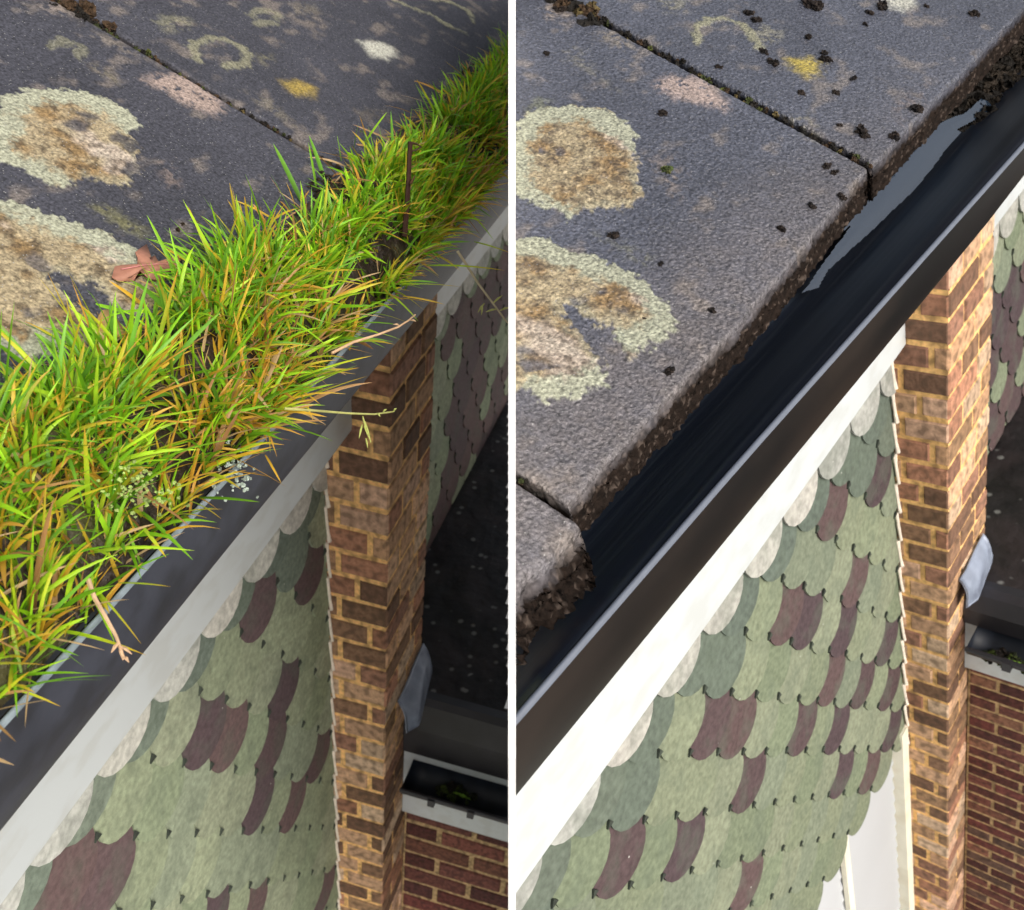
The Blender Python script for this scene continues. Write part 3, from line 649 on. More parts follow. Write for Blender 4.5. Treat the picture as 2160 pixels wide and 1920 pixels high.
gR, usR, elR = gutter(HR, M_GUTR, M_GUTOUT, M_RIM, 'clean shiny black gutter with a grey rim along the right roof')
gL, usL, elL = gutter(HL, M_GUTL, M_GUTL, M_RIML, 'dull slate black gutter choked with grass along the left roof')
fascia(HR, .1, HR.p['U'], 'long white fascia board under the clean black gutter')
fascia(HR, HR.p['UF'], 3.5, 'short piece of white fascia past the brick pier at the right edge')
fascia(HL, .1, HL.p['U'], 'long white fascia board under the overgrown gutter')
fascia(HL, HL.p['UF'], 3.1, 'white fascia piece past the left brick pier')

def uw(h, pts): return [tuple((lambda q: (q[0], -q[2]))(on(h, p, 'e', h.p['ew']))) for p in pts]
PR = uw(HR, z2([(1480, 110), (1315, 210), (1405, 470), (1145, 620), (1235, 620), (1360, 670), (1510, 710), (1330, 855), (1425, 865), (1520, 885), (790, 1050), (900, 1055), (1225, 1045), (1345, 1045), (1530, 1050), (950, 1260), (1460, 1200), (1285, 1350), (690, 1530), (390, 1790), (920, 1740)]))
PL = uw(HL, z4([(1265, 490), (1080, 600), (1165, 940), (860, 1120), (955, 1130), (1105, 1190), (1065, 1350), (1275, 1250), (1190, 1380), (400, 1650), (520, 1650), (920, 1770), (1060, 1770), (1290, 1770)]))
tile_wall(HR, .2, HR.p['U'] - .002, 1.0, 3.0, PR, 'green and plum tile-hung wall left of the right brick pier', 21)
FR = uw(HR, zz(1760, 400, .3853, [(1030, 260), (960, 700), (1010, 800), (900, 960), (960, 1060), (880, 1150), (1000, 1180), (940, 1250), (870, 1050)]))
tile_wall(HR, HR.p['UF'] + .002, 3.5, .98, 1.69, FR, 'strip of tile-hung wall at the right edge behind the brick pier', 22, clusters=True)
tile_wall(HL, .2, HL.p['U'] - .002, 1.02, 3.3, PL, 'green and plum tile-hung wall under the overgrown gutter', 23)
FL = uw(HL, zz(640, 600, .22, [(1500, 250), (1480, 500), (1520, 640), (1620, 450), (1820, 200), (1700, 750), (1750, 900), (1320, 1000), (1580, 1050), (1350, 1150), (1450, 1180), (1350, 1350), (1600, 1300), (1540, 1400), (1550, 1550), (1400, 1600), (1450, 1750)]))
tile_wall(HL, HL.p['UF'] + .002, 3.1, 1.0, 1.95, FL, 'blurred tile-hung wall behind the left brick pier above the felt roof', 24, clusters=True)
random.seed(7); pier(HR, 'brick pier with golden mortar below the clean gutter')
random.seed(7); pier(HL, 'brick pier with golden mortar below the overgrown gutter')
fillet(HR, 1.02, 2.14, 'wavy pale mortar line between the tiled wall and the right pier')
fillet(HL, 1.04, 2.95, 'wavy pale mortar line between the tiled wall and the left pier')
extension(HR, 31, 'right'); extension(HL, 32, 'left')

def low_moss(h, px, label):
    mb = MB(); rr = np.random.RandomState(3); P = on(h, px, 'u', h.p['u_low'] - .05)
    for i in range(40): lump(mb, P + np.array([rr.randn() * .010, rr.randn() * .022, rr.randn() * .003]), .004 + .006 * rr.rand(), i, [(.02, .025, .01), (.05, .07, .015), (.015, .012, .01)][rr.randint(3)], .7, .8, axn=(0, 0, 1))
    for k in range(3): mb.tube([P, P + np.array([-.01, -.012 - .01 * k, .018]), P + np.array([-.014, -.034 - .01 * k, .012])], [.003, .0024, .0008], 5, (.14, .26, .03))
    tag(mb.build('gutter_moss', h, M_MOSS), label, 'moss', kind=None)
low_moss(HR, (2118, 1392), 'moss with a green shoot in the low gutter of the right extension'); low_moss(HL, (955, 1672), 'moss with a green shoot in the low gutter of the left extension')
# lead flashing at the foot of each pier, on the flat roof
def lead(h, top, outer, label):
    ec = h.p['ec'] - .007; A = [on(h, q, 'e', ec) for q in top]; B = [on(h, q, 'w', h.p['w_roof'] - .012) for q in outer]
    Bo = B[::-1]; n_ = 14; V = []; cb = np.linspace(0, 1, len(Bo))
    for i_ in range(n_):
        t = i_ / (n_ - 1); a_ = A[0] * (1 - t) + A[1] * t; b_ = np.array([np.interp(t, cb, [q[k] for q in Bo]) for k in range(3)])
        for j_ in range(n_):
            f = j_ / (n_ - 1); q = a_ * (1 - f) + b_ * f; q = q + np.array([-.25, -.6, .55]) * (.016 * math.sin(f * math.pi) + .005 * (vnoise(np.array([t * 5.0]), np.array([f * 5.0]), 3)[0] - .5)); V.append(q)
    off = np.array([.0, .003, -.003]); N_ = len(V); F = []
    for i_ in range(n_ - 1):
        for j_ in range(n_ - 1):
            k = i_ * n_ + j_; F += [(k, k + 1, k + n_ + 1, k + n_), (k + N_, k + n_ + N_, k + n_ + 1 + N_, k + 1 + N_)]
    bd = [i_ for i_ in range(n_)] + [i_ * n_ + n_ - 1 for i_ in range(1, n_)] + [(n_ - 1) * n_ + i_ for i_ in range(n_ - 2, -1, -1)] + [i_ * n_ for i_ in range(n_ - 2, 0, -1)]
    F += [(bd[i_], bd[(i_ + 1) % len(bd)], bd[(i_ + 1) % len(bd)] + N_, bd[i_] + N_) for i_ in range(len(bd))]
    mb = MB(); mb.add(V + [q + off for q in V], F)
    o = mb.build('lead_flashing', h, M_LEAD, smooth=True); tag(o, label, 'lead flashing')
lead(HR, [(2026, 1222), (2074, 1125)], [(2092, 1187), (2064, 1264), (2040, 1282)], 'blue-grey lead flashing at the foot of the right pier')
c2 = lambda x, y: (660 + x * .2477, 1000 + y * .2477); c3 = lambda x, y: (660 + x * .2586, 1450 + y * .2586)
lead(HL, [c3(700, 110), c2(940, 1440)], [c2(1012, 1690), c3(870, 310), c3(765, 372)], 'blue-grey lead flashing at the foot of the left pier')

# white boarding below the tiled wall, right half
p = HR.p; root = empty('white_cladding', HR, (1.2, p['ew'], -3), 'white ribbed boarding in a cream frame below the tiled wall', 'cladding')
mb = MB(); w = 2.10; 
while w < 4.3:
    mb.prism([(.3, p['ew'] + .028, -w), (.3, p['ew'] + .022, -w - .040), (.3, p['ew'] + .034, -w - .041), (.3, p['ew'] + .034, -w - .052), (.3, p['ew'] + .06, -w - .052), (.3, p['ew'] + .06, -w)], (1.462 - .3, 0, 0)); w += .054
mb.build('boards', HR, M_CLAD, parent=root)
mb = MB(); mb.box((1.462, p['ew'] - .004, -4.3), (1.499, p['ew'] + .05, -2.12)); mb.build('frame', HR, M_CREAM, parent=root)
mb = MB(); mb.box((1.14, p['ew'] + .008, -4.3), (1.165, p['ew'] + .021, -2.10)); mb.build('frame', HR, M_CREAM, parent=root)

# ---- moss in the joints
ptsR = [(jx(s) + .002, s) for s in np.linspace(.005, .75, 16)]
joint_moss(HR, ptsR, [.011, .013, .015, .016], 5, 'dark brown and green moss packed in the joint of the cleaned roof', .45)
ptsR2 = [(jx(s) - .002, s) for s in (.44, .52, .60)]
joint_moss(HR, ptsR2, [.040, .045, .045, .04], 8, 'thick rusty moss clump at the top of the right joint', .25)
ptsL = [(jlx(s) + .001, s) for s in np.linspace(.02, .75, 16)]
joint_moss(HL, ptsL, [.010, .010, .012, .013], 6, 'dark moss packed in the joint of the overgrown roof', .3)
joint_moss(HL, [(jlx(s) - .004, s) for s in (.40, .48, .56)], [.030, .035, .04, .04], 9, 'thick rusty moss clump at the top of the left joint', .2)
o = joint_moss(HR, [(.428, .005), (.428, .5)], [.006, .008, .010, .010], 12, 'dark grit in the joint at the left edge of the cleaned roof', .1)

# ---- crumbs left on the cleaned roof
G = 'dark crumbs of moss scattered on the cleaned roof'
big = [((1200, 25), 46, 'largest clump of wet moss near the top of the clean roof'), ((1472, 30), 34, 'rounded dark clump beside the white lichen spot'), ((1432, 55), 22, 'dark clump just left of the rounded one by the white spot'),
       ((1395, 530), 40, 'ragged dark crumb above the end of the mossy joint'), ((1620, 440), 36, 'spread dark crumb at the tile edge by the gutter'), ((945, 60), 26, 'dark crumb on the end of the curled lichen ring'),
       ((405, 945), 30, 'dark crumb above the lower lichen ring'), ((1075, 915), 26, 'brown crumb in the middle of the roof near the gutter'), ((1197, 828), 22, 'small black crumb near the tile corner')]
for i, (q, sz, lb) in enumerate(big): crumb(HR, z1([q])[0], sz * .5284, 40 + i, lb, G)
crumb(HR, z1([(622, 682)])[0], 14, 70, 'tiny green moss cushion alone on the wet tile', G, green=True)
small = [(1412, 100), (975, 85), (1288, 372), (1150, 376), (590, 1055), (1045, 255), (1005, 210), (1260, 668), (800, 1245), (525, 1275), (630, 1480), (604, 455), (825, 268), (1365, 315), (1850, 60), (190, 40), (1240, 215), (140, 215), (1300, 500), (1525, 548), (1320, 790), (1180, 150), (1650, 25), (1250, 240), (1290, 690)]
for i, q in enumerate(small): crumb(HR, z1([q])[0], (11 + (i * 7) % 9) * .8, 100 + i, 'tiny dark crumb of moss on the wet roof tile', G)

# ---- water and sludge in the clean gutter
zr = lambda pts: zz(1620, 0, .2642, pts)
ww = .6135
outl = z1([(1150, 1172), (1225, 1150), (1262, 1075), (1400, 955), (1480, 880)]) + zr([(860, 1817), (1000, 1680), (1170, 1510), (1290, 1372), (1410, 1210), (1520, 1090), (1545, 1050), (1510, 1030), (1600, 985), (1700, 930), (1800, 870), (1790, 810)])
inl = zr([(1700, 780), (1640, 840), (1560, 900), (1400, 960), (1300, 1010), (1190, 1110), (1110, 1220), (1000, 1330), (880, 1500), (700, 1700), (560, 1880)]) + z1([(1350, 900), (1250, 1040)])
def film(q):
    rr_ = ray(HR, q); nn = np.array([0, -math.sin(rad(46)), math.cos(rad(46))]); c_ = nn @ np.array([0, .503, -ww + .006]); return rr_ * (c_ / (nn @ rr_))
A = [film(q) for q in outl]; B = [film(q) for q in inl]
def refine(P, n=6, amp=.0018, seed=0):
    P = [np.array(q) for q in P]; out = []; r = np.random.RandomState(seed)
    for i in range(len(P) - 1):
        for k in range(n): out.append(P[i] * (1 - k / n) + P[i + 1] * k / n + (np.array([0, (r.rand() - .5) * amp * 2, 0]) if k else 0))
    out.append(P[-1]); return out
uA = [(q[0], q[1]) for q in A]; uB = [(q[0], q[1] + .0) for q in B]
nuw, new = 700, 150; Ug, Eg = np.meshgrid(np.linspace(.9, 2.1, nuw), np.linspace(.47, .60, new), indexing='ij')
dw = polysd(Ug, Eg, uA + uB) + (fbm(Ug * 25, Eg * 25, 5) - .5) * .002
hz = -(ww - .006) + (Eg - .503) * math.tan(rad(46)) + (fbm(Ug * 18, Eg * 26, 9) - .5) * .0016 + (fbm(Ug * 90, Eg * 90, 12) - .5) * .0003 - .001 * sstep(-.012, .0, dw)
V = np.stack([Ug, Eg, hz], -1).reshape(-1, 3); idx = np.arange(nuw * new).reshape(nuw, new)
F = np.stack([idx[:-1, :-1], idx[1:, :-1], idx[1:, 1:], idx[:-1, 1:]], -1).reshape(-1, 4); F = F[(dw.reshape(-1)[F] < 0).all(1)]
o = mesh('rain_water', HR, V, F, M_WATER, smooth=True, clip='drop'); tag(o, 'shallow puddle of water mirroring the sky in the clean gutter', 'water', kind='stuff')
mb = MB(); rs = np.random.RandomState(4)
sl = []
for i in range(900):
    u = 1.32 + 1.3 * rs.rand() ** .8; f = np.clip((u - 1.32) / .3, 0, 1)
    e = .60 - (.02 + .085 * f) * rs.rand(); r = .006 + .014 * rs.rand() * f
    lump(mb, (u, e, -.628 + .05 * max(0, (e - .50) / .1) * f + .012 * rs.rand()), r, i, [(.010, .008, .006), (.02, .015, .010), (.03, .022, .015)][rs.randint(3)], .7, .9, axn=(0, 0, 1))
o = mb.build('sludge', HR, M_MOSS); tag(o, 'black sludge left at the far end of the clean gutter', 'sludge', kind='stuff')
mb = MB(); 
for i in range(260):
    u = .2 + 2.3 * rs.rand(); lump(mb, (u, .5 + .08 * rs.rand(), -.615), .002 + .003 * rs.rand(), i + 2000, (.015, .012, .01), .6, .9, axn=(0, 0, 1))
# ---- soil in the overgrown gutter
nu, ne = 420, 40; uu = np.linspace(.12, 3.1, nu); tt = np.linspace(0, 1, ne); Ug, Tg = np.meshgrid(uu, tt, indexing='ij')
el_ = WL * np.tan(np.radians(interp(HL.p['lipT'], Ug))) + .008
Eg = el_ + (.535 - el_) * Tg; hz = np.where(Eg < .47, -(WL + .006) + (WL - .4816 + .018) * np.clip((Eg - el_) / (.47 - el_), 0, 1) ** .8, -.4816 + .466 * (Eg - .47) + .012 - .03 * sstep(.50, .535, Eg)) + (fbm(Ug * 16, Eg * 16, 3) - .5) * .03 + (fbm(Ug * 70, Eg * 70, 6) - .5) * .016
V = np.stack([Ug, Eg, hz], -1).reshape(-1, 3); idx = np.arange(nu * ne).reshape(nu, ne)
F = np.stack([idx[:-1, :-1], idx[1:, :-1], idx[1:, 1:], idx[:-1, 1:]], -1).reshape(-1, 4)
cn = fbm(Ug * 40, Eg * 40, 8).reshape(-1, 1); sc_ = np.array([.022, .014, .009]) * (.5 + cn) + np.array([.03, .035, .008]) * sstep(.55, .7, fbm(Ug * 22, Eg * 22, 18)).reshape(-1, 1)
o = mesh('soil', HL, V, F, M_SOIL, col=sc_, smooth=True, clip='drop'); tag(o, 'dark wet soil filling the overgrown gutter', 'soil', kind='stuff')

# ---- grass
def depth_of(h, P): return (h.M @ np.array([P[0], -P[2], P[1]]))[2]
def depth_at(px): return float(depth_of(HL, rp(*roofhit(HL, px), .01)))
def blade_mesh(name, h, roots, dirs, lens, wid, droop, c0, c1, c2, seg=6):
    n = len(roots); t = np.linspace(0, 1, seg + 1); rs = np.random.RandomState(9)
    side = np.cross(dirs, np.array([0, 0, 1.0]) + .3 * rs.randn(n, 3)); side /= np.linalg.norm(side, axis=1)[:, None]
    tw_ = rs.uniform(-.9, .9, n); nn_ = np.cross(side, dirs)
    side = side * np.cos(tw_)[:, None] + nn_ * np.sin(tw_)[:, None]
    P = roots[:, None, :] + dirs[:, None, :] * (lens[:, None] * t)[..., None]
    hor = dirs * np.array([1, 1, 0]); hor /= np.linalg.norm(hor, axis=1)[:, None] + 1e-6
    P = P + (np.array([0, 0, -1.0])[None] + hor * .5)[:, None, :] * (droop[:, None] * lens[:, None] * t ** 2)[..., None]
    wv = np.sin(np.clip(t * .75 + .25, 0, 1) * math.pi) ** .55; wv[-1] = .04; wv[0] = .6
    Wd = wid[:, None] * wv[None] * .5
    nr = np.cross(side, dirs)
    Lf = P - side[:, None] * Wd[..., None]; Rt = P + side[:, None] * Wd[..., None]; Md = P + nr[:, None] * (Wd * .35)[..., None]
    V = np.stack([Lf, Md, Rt], 2)                     # n, seg+1, 3, 3
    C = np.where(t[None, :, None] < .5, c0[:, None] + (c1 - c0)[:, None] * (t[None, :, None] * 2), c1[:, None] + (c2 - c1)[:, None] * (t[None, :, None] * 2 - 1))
    C = np.repeat(C[:, :, None], 3, 2)
    bad = ((V.reshape(n, -1, 3) @ h.n) > 0).any(1); V = V[~bad]; C = C[~bad]; n = len(V)
    base = (np.arange(n) * (seg + 1) * 3)[:, None, None]; i = np.arange(seg)[None, :, None] * 3; k = np.arange(2)[None, None]
    a = base + i + k; F = np.stack([a, a + 1, a + 4, a + 3], -1).reshape(-1, 4)
    return mesh(name, h, V.reshape(-1, 3), F, M_GRASS, col=C.reshape(-1, 3), smooth=True, clip='none')
rs = np.random.RandomState(77)
R_, D_, Ln, Wd_, Dr, C0, C1, C2_ = [], [], [], [], [], [], [], []
GR = [np.array(x) for x in ((.13, .33, .012), (.21, .48, .018), (.31, .60, .02), (.17, .42, .04), (.40, .65, .03))]
YE = [np.array(x) for x in ((.70, .42, .03), (.78, .52, .05), (.62, .33, .035))]; ST = [np.array(x) for x in ((.52, .30, .12), (.60, .42, .22), (.42, .22, .09))]
def add_blade(root, d, l, w, dr, typ):
    R_.append(root); D_.append(d / np.linalg.norm(d)); Ln.append(l); Wd_.append(w); Dr.append(dr)
    g = GR[rs.randint(5)] * rs.uniform(.8, 1.25)
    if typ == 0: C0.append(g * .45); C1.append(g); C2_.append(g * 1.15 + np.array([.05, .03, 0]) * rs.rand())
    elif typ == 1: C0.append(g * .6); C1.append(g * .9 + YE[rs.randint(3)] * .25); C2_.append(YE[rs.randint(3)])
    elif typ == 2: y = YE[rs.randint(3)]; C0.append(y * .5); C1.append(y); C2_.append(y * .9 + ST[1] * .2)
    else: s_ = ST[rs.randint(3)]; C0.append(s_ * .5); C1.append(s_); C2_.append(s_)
def zsoil(e, el): return -(WL + .008) + (WL - .4816 + .012) * min(max((e - el) / (.47 - el), 0), 1) if e < .47 else -.4816 + .466 * (e - .47) + .004
for it in range(1900):
    u = .22 + 2.75 * rs.rand() ** .85; el = WL * math.tan(math.radians(float(interp(HL.p['lipT'], u)))) + .012
    wob = .03 * (vnoise(np.array([u * 9]), np.array([.3]), 4)[0] - .5) + (.015 if u < .9 else -.012 + .05 * min(1, max(0, u - 1.6))); q = rs.rand(); e = el + (.495 + wob - el) * q
    z = zsoil(e, el)
    if u < .38 and rs.rand() < .6: continue
    if vnoise(np.array([u * 26]), np.array([e * 26]), 14)[0] < .29: continue
    outer = 1 - q; nb = rs.randint(7, 17); lean = np.array([rs.randn() * .38, rs.randn() * .25 - .12 * outer + .10 * q, 0])
    tl = rs.uniform(.044, .084) * (1.1 if u < .9 else .9)
    for b in range(nb):
        az = rs.rand() * 6.283; tilt = abs(rs.randn()) * .48 + .06
        d = np.array([math.cos(az) * math.sin(tilt), math.sin(az) * math.sin(tilt), math.cos(tilt)]) + lean
        pr = rs.rand(); pat = vnoise(np.array([u * 6]), np.array([e * 10]), 2)[0] > .48
        hot = math.exp(-((u - .78) / .16) ** 2) * outer; typ = 3 if pr < .03 + .06 * outer + .14 * hot else 2 if pr < .06 + .20 * outer * pat + .05 * outer + .30 * hot else 1 if pr < .27 + .28 * outer + .2 * hot else 0
        add_blade(np.array([u + rs.randn() * .010, e + rs.randn() * .006, z]), d, tl * rs.uniform(.6, 1.35), rs.uniform(.0023, .0048), rs.uniform(.0, .5), typ)
for it in range(1500):                                 # flattened dead thatch between the tufts
    u = .22 + 2.75 * rs.rand(); el = WL * math.tan(math.radians(float(interp(HL.p['lipT'], u)))) + .012; e = el + (.52 - el) * rs.rand()
    az = rs.rand() * 6.283; add_blade(np.array([u, e, zsoil(e, el) + .006]), np.array([math.cos(az), math.sin(az) * .6, rs.uniform(.05, .5)]), rs.uniform(.03, .07), rs.uniform(.0014, .003), rs.uniform(0, .3), 3 if rs.rand() < .7 else 2)
for it in range(1150):                                  # blades hanging out over the rim
    u = .3 + 2.3 * rs.rand() if it < 400 else 1.05 + 1.9 * rs.rand(); el = WL * math.tan(math.radians(float(interp(HL.p['lipT'], u)))) + .012
    d = np.array([rs.uniform(-.8, 1.1), -rs.uniform(.1, 1.1), rs.uniform(.2, 1.0)])
    add_blade(np.array([u, el + .012 * rs.rand(), -WL + .004]), d, rs.uniform(.035, .078), rs.uniform(.0024, .0040), rs.uniform(.1, .45), rs.choice([0, 0, 1, 1, 2, 3]))
LONG = [((636, 425), (581, 302), .0052, 0), ((520, 505), (500, 418), .0034, 0), ((600, 420), (571, 372), .0030, 3), ((470, 510), (409, 458), .0034, 1), ((690, 395), (655, 285), .0050, 0), ((668, 400), (652, 300), .0034, 0),
        ((700, 390), (678, 370), .003, 0), ((560, 470), (536, 430), .003, 2),
        ((720, 340), (712, 285), .003, 0), ((745, 320), (755, 260), .003, 0), ((860, 300), (868, 225), .003, 0), ((770, 300), (812, 235), .003, 0), ((310, 650), (235, 590), .004, 2), ((270, 660), (192, 636), .004, 0), ((120, 740), (75, 700), .004, 0),
        ((90, 850), (10, 790), .005, 0), ((70, 880), (0, 815), .004, 0), ((60, 830), (0, 826), .003, 3), ((415, 585), (402, 530), .004, 0), ((500, 590), (462, 520), .0036, 0), ((530, 560), (522, 470), .0036, 0), ((350, 640), (338, 560), .0036, 0),
        ((560, 600), (520, 500), .004, 0), ((900, 900), (900, 900), .001, 0)]
for (b_, t_, w_, ty) in LONG[:-1]:
    d_ = depth_at(b_); q0 = ray(HL, b_) * d_ / FPX; q1 = ray(HL, t_) * (d_ - .01) / FPX
    add_blade(q0, q1 - q0, float(np.linalg.norm(q1 - q0)) * 1.05, w_ * 1.15, .06, ty)
for (b_, t_, w_, ty) in [((565, 1005), (470, 985), .003, 2), ((300, 1110), (345, 1165), .003, 1), ((480, 960), (592, 1012), .0036, 2), ((420, 1050), (535, 1048), .0042, 0), ((300, 1080), (395, 1163), .0034, 0), ((250, 1230), (348, 1228), .0040, 1), ((660, 800), (748, 768), .0036, 1), ((590, 865), (680, 870), .003, 2), ((620, 800), (770, 738), .003, 1), ((640, 720), (772, 732), .003, 2), ((830, 600), (960, 592), .0032, 1), ((850, 625), (930, 633), .003, 2), ((900, 560), (1050, 555), .003, 1), ((1000, 510), (1070, 525), .003, 1), ((560, 960), (590, 1010), .003, 2)]:
    d_ = float(depth_of(HL, on(HL, b_, 'w', .53))) - .015; q0 = ray(HL, b_) * d_ / FPX; q1 = ray(HL, t_) * (d_ - .01) / FPX
    add_blade(q0, q1 - q0, float(np.linalg.norm(q1 - q0)) * 1.05, w_, .10, ty)
A_ = lambda x: np.array(x)
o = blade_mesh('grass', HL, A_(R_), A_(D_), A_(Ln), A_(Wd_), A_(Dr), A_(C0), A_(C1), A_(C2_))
tag(o, 'dense bright green and yellow grass growing out of the left gutter', 'grass', kind='stuff')

# ---- single plants, stalks, leaves
def at(h, px, depth):                                   # point seen at px at a given distance along the view axis
    r = ray(h, px); return r * depth / FPX
def depth_of(h, P): return (h.M @ np.array([P[0], -P[2], P[1]]))[2]
dg = lambda px: depth_of(HL, on(HL, px, 'w', .50))
d0 = depth_of(HL, on(HL, (853, 500), 'w', .52)) - .02
mb = MB(); ptw = [at(HL, (x, y), d0) for x, y in ((853, 500), (858, 440), (862, 380), (864, 330), (866, 300))]
mb.tube(ptw, [.0042, .0038, .0036, .0034, .0036], 7, (.045, .018, .010))
mb.tube([at(HL, (x, y), d0) for x, y in ((866, 302), (878, 303), (889, 310), (876, 317), (866, 320))], [.0022, .0016, .0015, .0014, .001], 5, (.06, .035, .015))
mb.tube([at(HL, (x, y), d0 - .01) for x, y in ((866, 388), (872, 378), (876, 370))], [.0018, .0014, .0008], 5, (.10, .045, .02))
tag(mb.build('dead_stalk', HL, M_PLANT), 'dark brown dead stalk standing upright in the grass', 'stalk')
def leafobj(name, px, label, c, dd=.0, vein=None):
    P = [rp(*roofhit(HL, q), .007 + .004 * math.sin(i * 1.3)) for i, q in enumerate(px)]
    mb = MB(); cen = np.mean(P, 0) + np.array([0, -.001, .003]); n = len(P); V = P + [cen] + [q - np.array([0, -.0006, .0014]) for q in P] + [cen - np.array([0, 0, .0014])]
    F = [(i, (i + 1) % n, n) for i in range(n)] + [((i + 1) % n + n + 1, i + n + 1, 2 * n + 1) for i in range(n)] + [(i, i + n + 1, (i + 1) % n + n + 1, (i + 1) % n) for i in range(n)]
    mb.add(V, F, c)
    if vein: mb.tube([rp(*roofhit(HL, q), .0105) for q in vein], .0006, 5, (.62, .25, .25))
    return tag(mb.build(name, HL, M_PLANT, smooth=True), label, 'leaf')
r6 = lambda pts: zz(0, 400, .2642, pts)
leafobj('fallen_leaf', r6([(880, 740), (895, 680), (960, 655), (1040, 655), (1090, 640), (1085, 590), (1060, 565), (1100, 520), (1165, 455), (1162, 540), (1168, 600), (1215, 590), (1260, 635), (1330, 645), (1350, 600), (1400, 580), (1500, 565), (1420, 610), (1400, 650), (1495, 660), (1490, 700), (1400, 690), (1320, 690), (1310, 740), (1230, 755), (1170, 770), (1100, 700), (1060, 755), (1010, 745), (940, 775)]), 'reddish pink lobed leaf lying on the lichen above the grass', (.40, .19, .13), vein=r6([(950, 700), (1100, 670), (1250, 655), (1480, 668)]))
leafobj('fallen_leaf', r6([(760, 1080), (790, 1030), (860, 1010), (930, 1060), (990, 1150), (1010, 1210), (970, 1245), (880, 1240), (800, 1210), (775, 1150)]), 'yellowish rounded leaf just below the reddish one', (.55, .36, .14))
def stalk(px, depthf, rad_, c, label, tips=(), dcol=None):
    mb = MB(); P = [at(HL, q, depthf(i / (len(px) - 1))) for i, q in enumerate(px)]
    mb.tube(P, np.linspace(rad_, rad_ * .5, len(P)), 6, c); rr = random.Random(len(px) + int(px[0][0]))
    for (q, L_, an) in tips:
        b = at(HL, q, depthf(.8)); e_ = at(HL, (q[0] + L_ * math.cos(an), q[1] + L_ * math.sin(an)), depthf(.8) - .004); mb.tube([b, (b + e_) / 2 + np.array([0, 0, .001]), e_], [.0006, rad_ * .75, .0003], 5, dcol or c)
    return tag(mb.build('grass_stalk', HL, M_PLANT), label, 'stalk')
dl = depth_of(HL, on(HL, (200, 1290), 'w', .53)) - .01
stalk([(186, 1222), (200, 1262), (222, 1300), (245, 1342), (255, 1370), (262, 1390)], lambda t: dl - .02 * t, .0019, (.62, .42, .26), 'pale straw stalk with a forked tip hanging over the lower left gutter rim', [((252, 1360), 34, 1.35), ((252, 1362), 32, .6), ((250, 1356), 26, 2.2), ((262, 1385), 16, .9)])
dm = depth_of(HL, on(HL, (640, 868), 'w', .53)) - .03
stalk([(600, 862), (660, 866), (735, 872), (790, 874), (832, 868)], lambda t: dm + .05 * t, .0015, (.42, .42, .14), 'thin stalk with a drooping green seed head sticking out over the pier', [((765, 878), 30, 1.35), ((770, 890), 46, 1.3), ((768, 900), 36, 1.15), ((764, 896), 30, 1.8), ((772, 925), 20, 1.4), ((795, 872), 10, .8), ((808, 870), 10, -.7), ((830, 868), 9, -.8)], dcol=(.52, .56, .16))
dn_ = depth_of(HL, on(HL, (700, 800), 'w', .53)) - .03
stalk([(700, 745), (745, 722), (800, 705), (840, 690), (862, 676), (876, 664)], lambda t: dn_ + .10 * t, .0016, (.66, .44, .26), 'bare beige stalk poking over the rim beside the pier top', [((845, 688), 16, -2.9), ((866, 676), 12, .2)])
do = depth_of(HL, on(HL, (960, 520), 'w', .53)) - .05
stalk([(965, 530), (985, 560), (1010, 600), (1040, 640), (1062, 670), (1071, 682)], lambda t: do, .0020, (.55, .46, .30), 'long pale stalk with seeds crossing the tiled wall at upper right', [((1022, 640), 24, 2.2), ((1018, 645), 20, 1.7), ((1040, 640), 26, -.7), ((1050, 652), 26, 2.9), ((1055, 655), 22, -.3)], dcol=(.50, .50, .16))
def tuft(px, dep, n, r, c, label, cat, seed):
    mb = MB(); rr = np.random.RandomState(seed); cen = at(HL, px, dep)
    for i in range(n): 
        o_ = rr.randn(3) * r * (.6 if cat != 'moss cushion' else .42); lump(mb, cen + o_ * np.array([1, 1, .6]), r * rr.uniform(.04, .10), i + seed, tuple(np.array(c) * rr.uniform(.7, 1.2)), .8, .9, axn=(0, 0, 1))
    return tag(mb.build(cat.replace(' ', '_'), HL, M_MOSS), label, cat)
tuft((478, 1003), depth_of(HL, on(HL, (478, 1003), 'w', WL)) - .004, 70, .021, (.42, .50, .44), 'pale mint lichen tuft sitting on the gutter rim', 'lichen tuft', 3)
for i, q in enumerate([(265, 1000), (300, 1015), (330, 1055), (285, 1050)]):
    tuft(q, dg(q) - .05, 26, .014, (.36, .48, .14), ['pale green seed clump left of the mint lichen', 'small seed clump second from the left', 'lowest pale seed clump in the near grass', 'faint seed clump between the other pale ones'][i], 'seed clump', 20 + i)
tuft((735, 300), depth_of(HL, on(HL, (735, 300), 'w', .46)), 60, .026, (.09, .12, .02), 'olive moss cushion at the end of the left joint', 'moss cushion', 31)
tuft((395, 510), depth_of(HL, on(HL, (395, 510), 'w', .45)), 60, .030, (.03, .02, .012), 'dark moss lump behind the grass right of the red leaf', 'moss cushion', 32)
tuft((688, 405), depth_of(HL, on(HL, (690, 400), 'w', .46)) - .01, 70, .032, (.025, .018, .012), 'dark soil and moss lump at the near end of the left joint', 'moss cushion', 33)
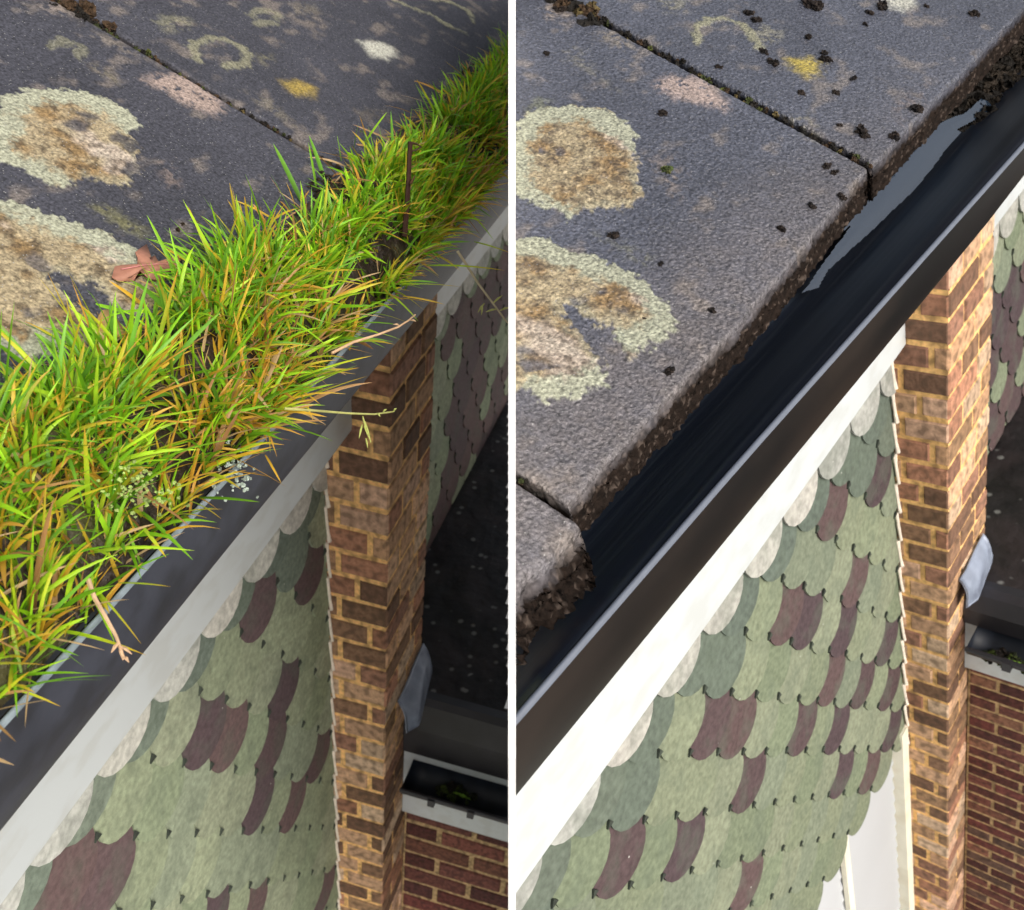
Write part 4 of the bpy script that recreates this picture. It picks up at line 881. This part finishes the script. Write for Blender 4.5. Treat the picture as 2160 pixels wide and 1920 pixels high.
tuft((1000, 165), depth_of(HL, on(HL, (1000, 165), 'w', .46)), 60, .034, (.03, .03, .014), 'dark moss lump at the roof edge near the top right of the grass', 'moss cushion', 34)
mb = MB(); d5 = depth_of(HL, on(HL, (700, 280), 'w', .46)) - .02
for i in range(16):
    a0 = (730 + random.uniform(-6, 6), 282 + random.uniform(-6, 8)); a1 = (672 + random.uniform(0, 34), 262 + random.uniform(-4, 18)); mb.tube([at(HL, a0, d5), at(HL, ((a0[0] + a1[0]) / 2, (a0[1] + a1[1]) / 2 - 4), d5), at(HL, a1, d5)], [.0012, .001, .0008], 4, random.choice([(.45, .08, .04), (.55, .22, .04), (.35, .05, .08)]))
tag(mb.build('moss_sprouts', HL, M_PLANT), 'fine red and orange moss sprouts at the end of the left joint', 'moss sprouts', kind=None)

# ---- added white board covering the seam where the two roofs are cut
def cw(px, dep):                                        # world point seen at px at depth
    c = np.array([(px[0] - W0 / 2) * dep / FPX, (px[1] - H0 / 2) * dep / FPX, dep]); q = C2W @ c; return (q[0], q[1], q[2] + CAMH)
front = [(-60, 1.26), (430, 1.02), (1000, .72), (1400, .60), (1600, .60), (1990, .74)]
V = []; F = []
for (y, d_) in front:
    for x in (1072.5, 1087.5): V += [cw((x, y), d_), cw((x, y), d_ + .10)]
n = len(front)
for i in range(n - 1):
    a = i * 4; b = a + 4
    F += [(a, a + 2, b + 2, b), (a + 1, b + 1, b + 3, a + 3), (a, b, b + 1, a + 1), (a + 2, a + 3, b + 3, b + 2)]
F += [(0, 1, 3, 2), (4 * n - 4, 4 * n - 2, 4 * n - 1, 4 * n - 3)]
c0_ = np.mean(V, 0); me = bpy.data.meshes.new('dividing_board'); me.from_pydata([tuple(np.array(v) - c0_) for v in V], [], F); me.materials.append(M_BOARD)
o = bpy.data.objects.new('dividing_board', me); o.location = c0_; COL.objects.link(o); tag(o, 'added thin white board covering the seam between the overgrown roof and the clean roof', 'board')
for ob in list(bpy.data.objects):
    if 'base' in ob: del ob['base']
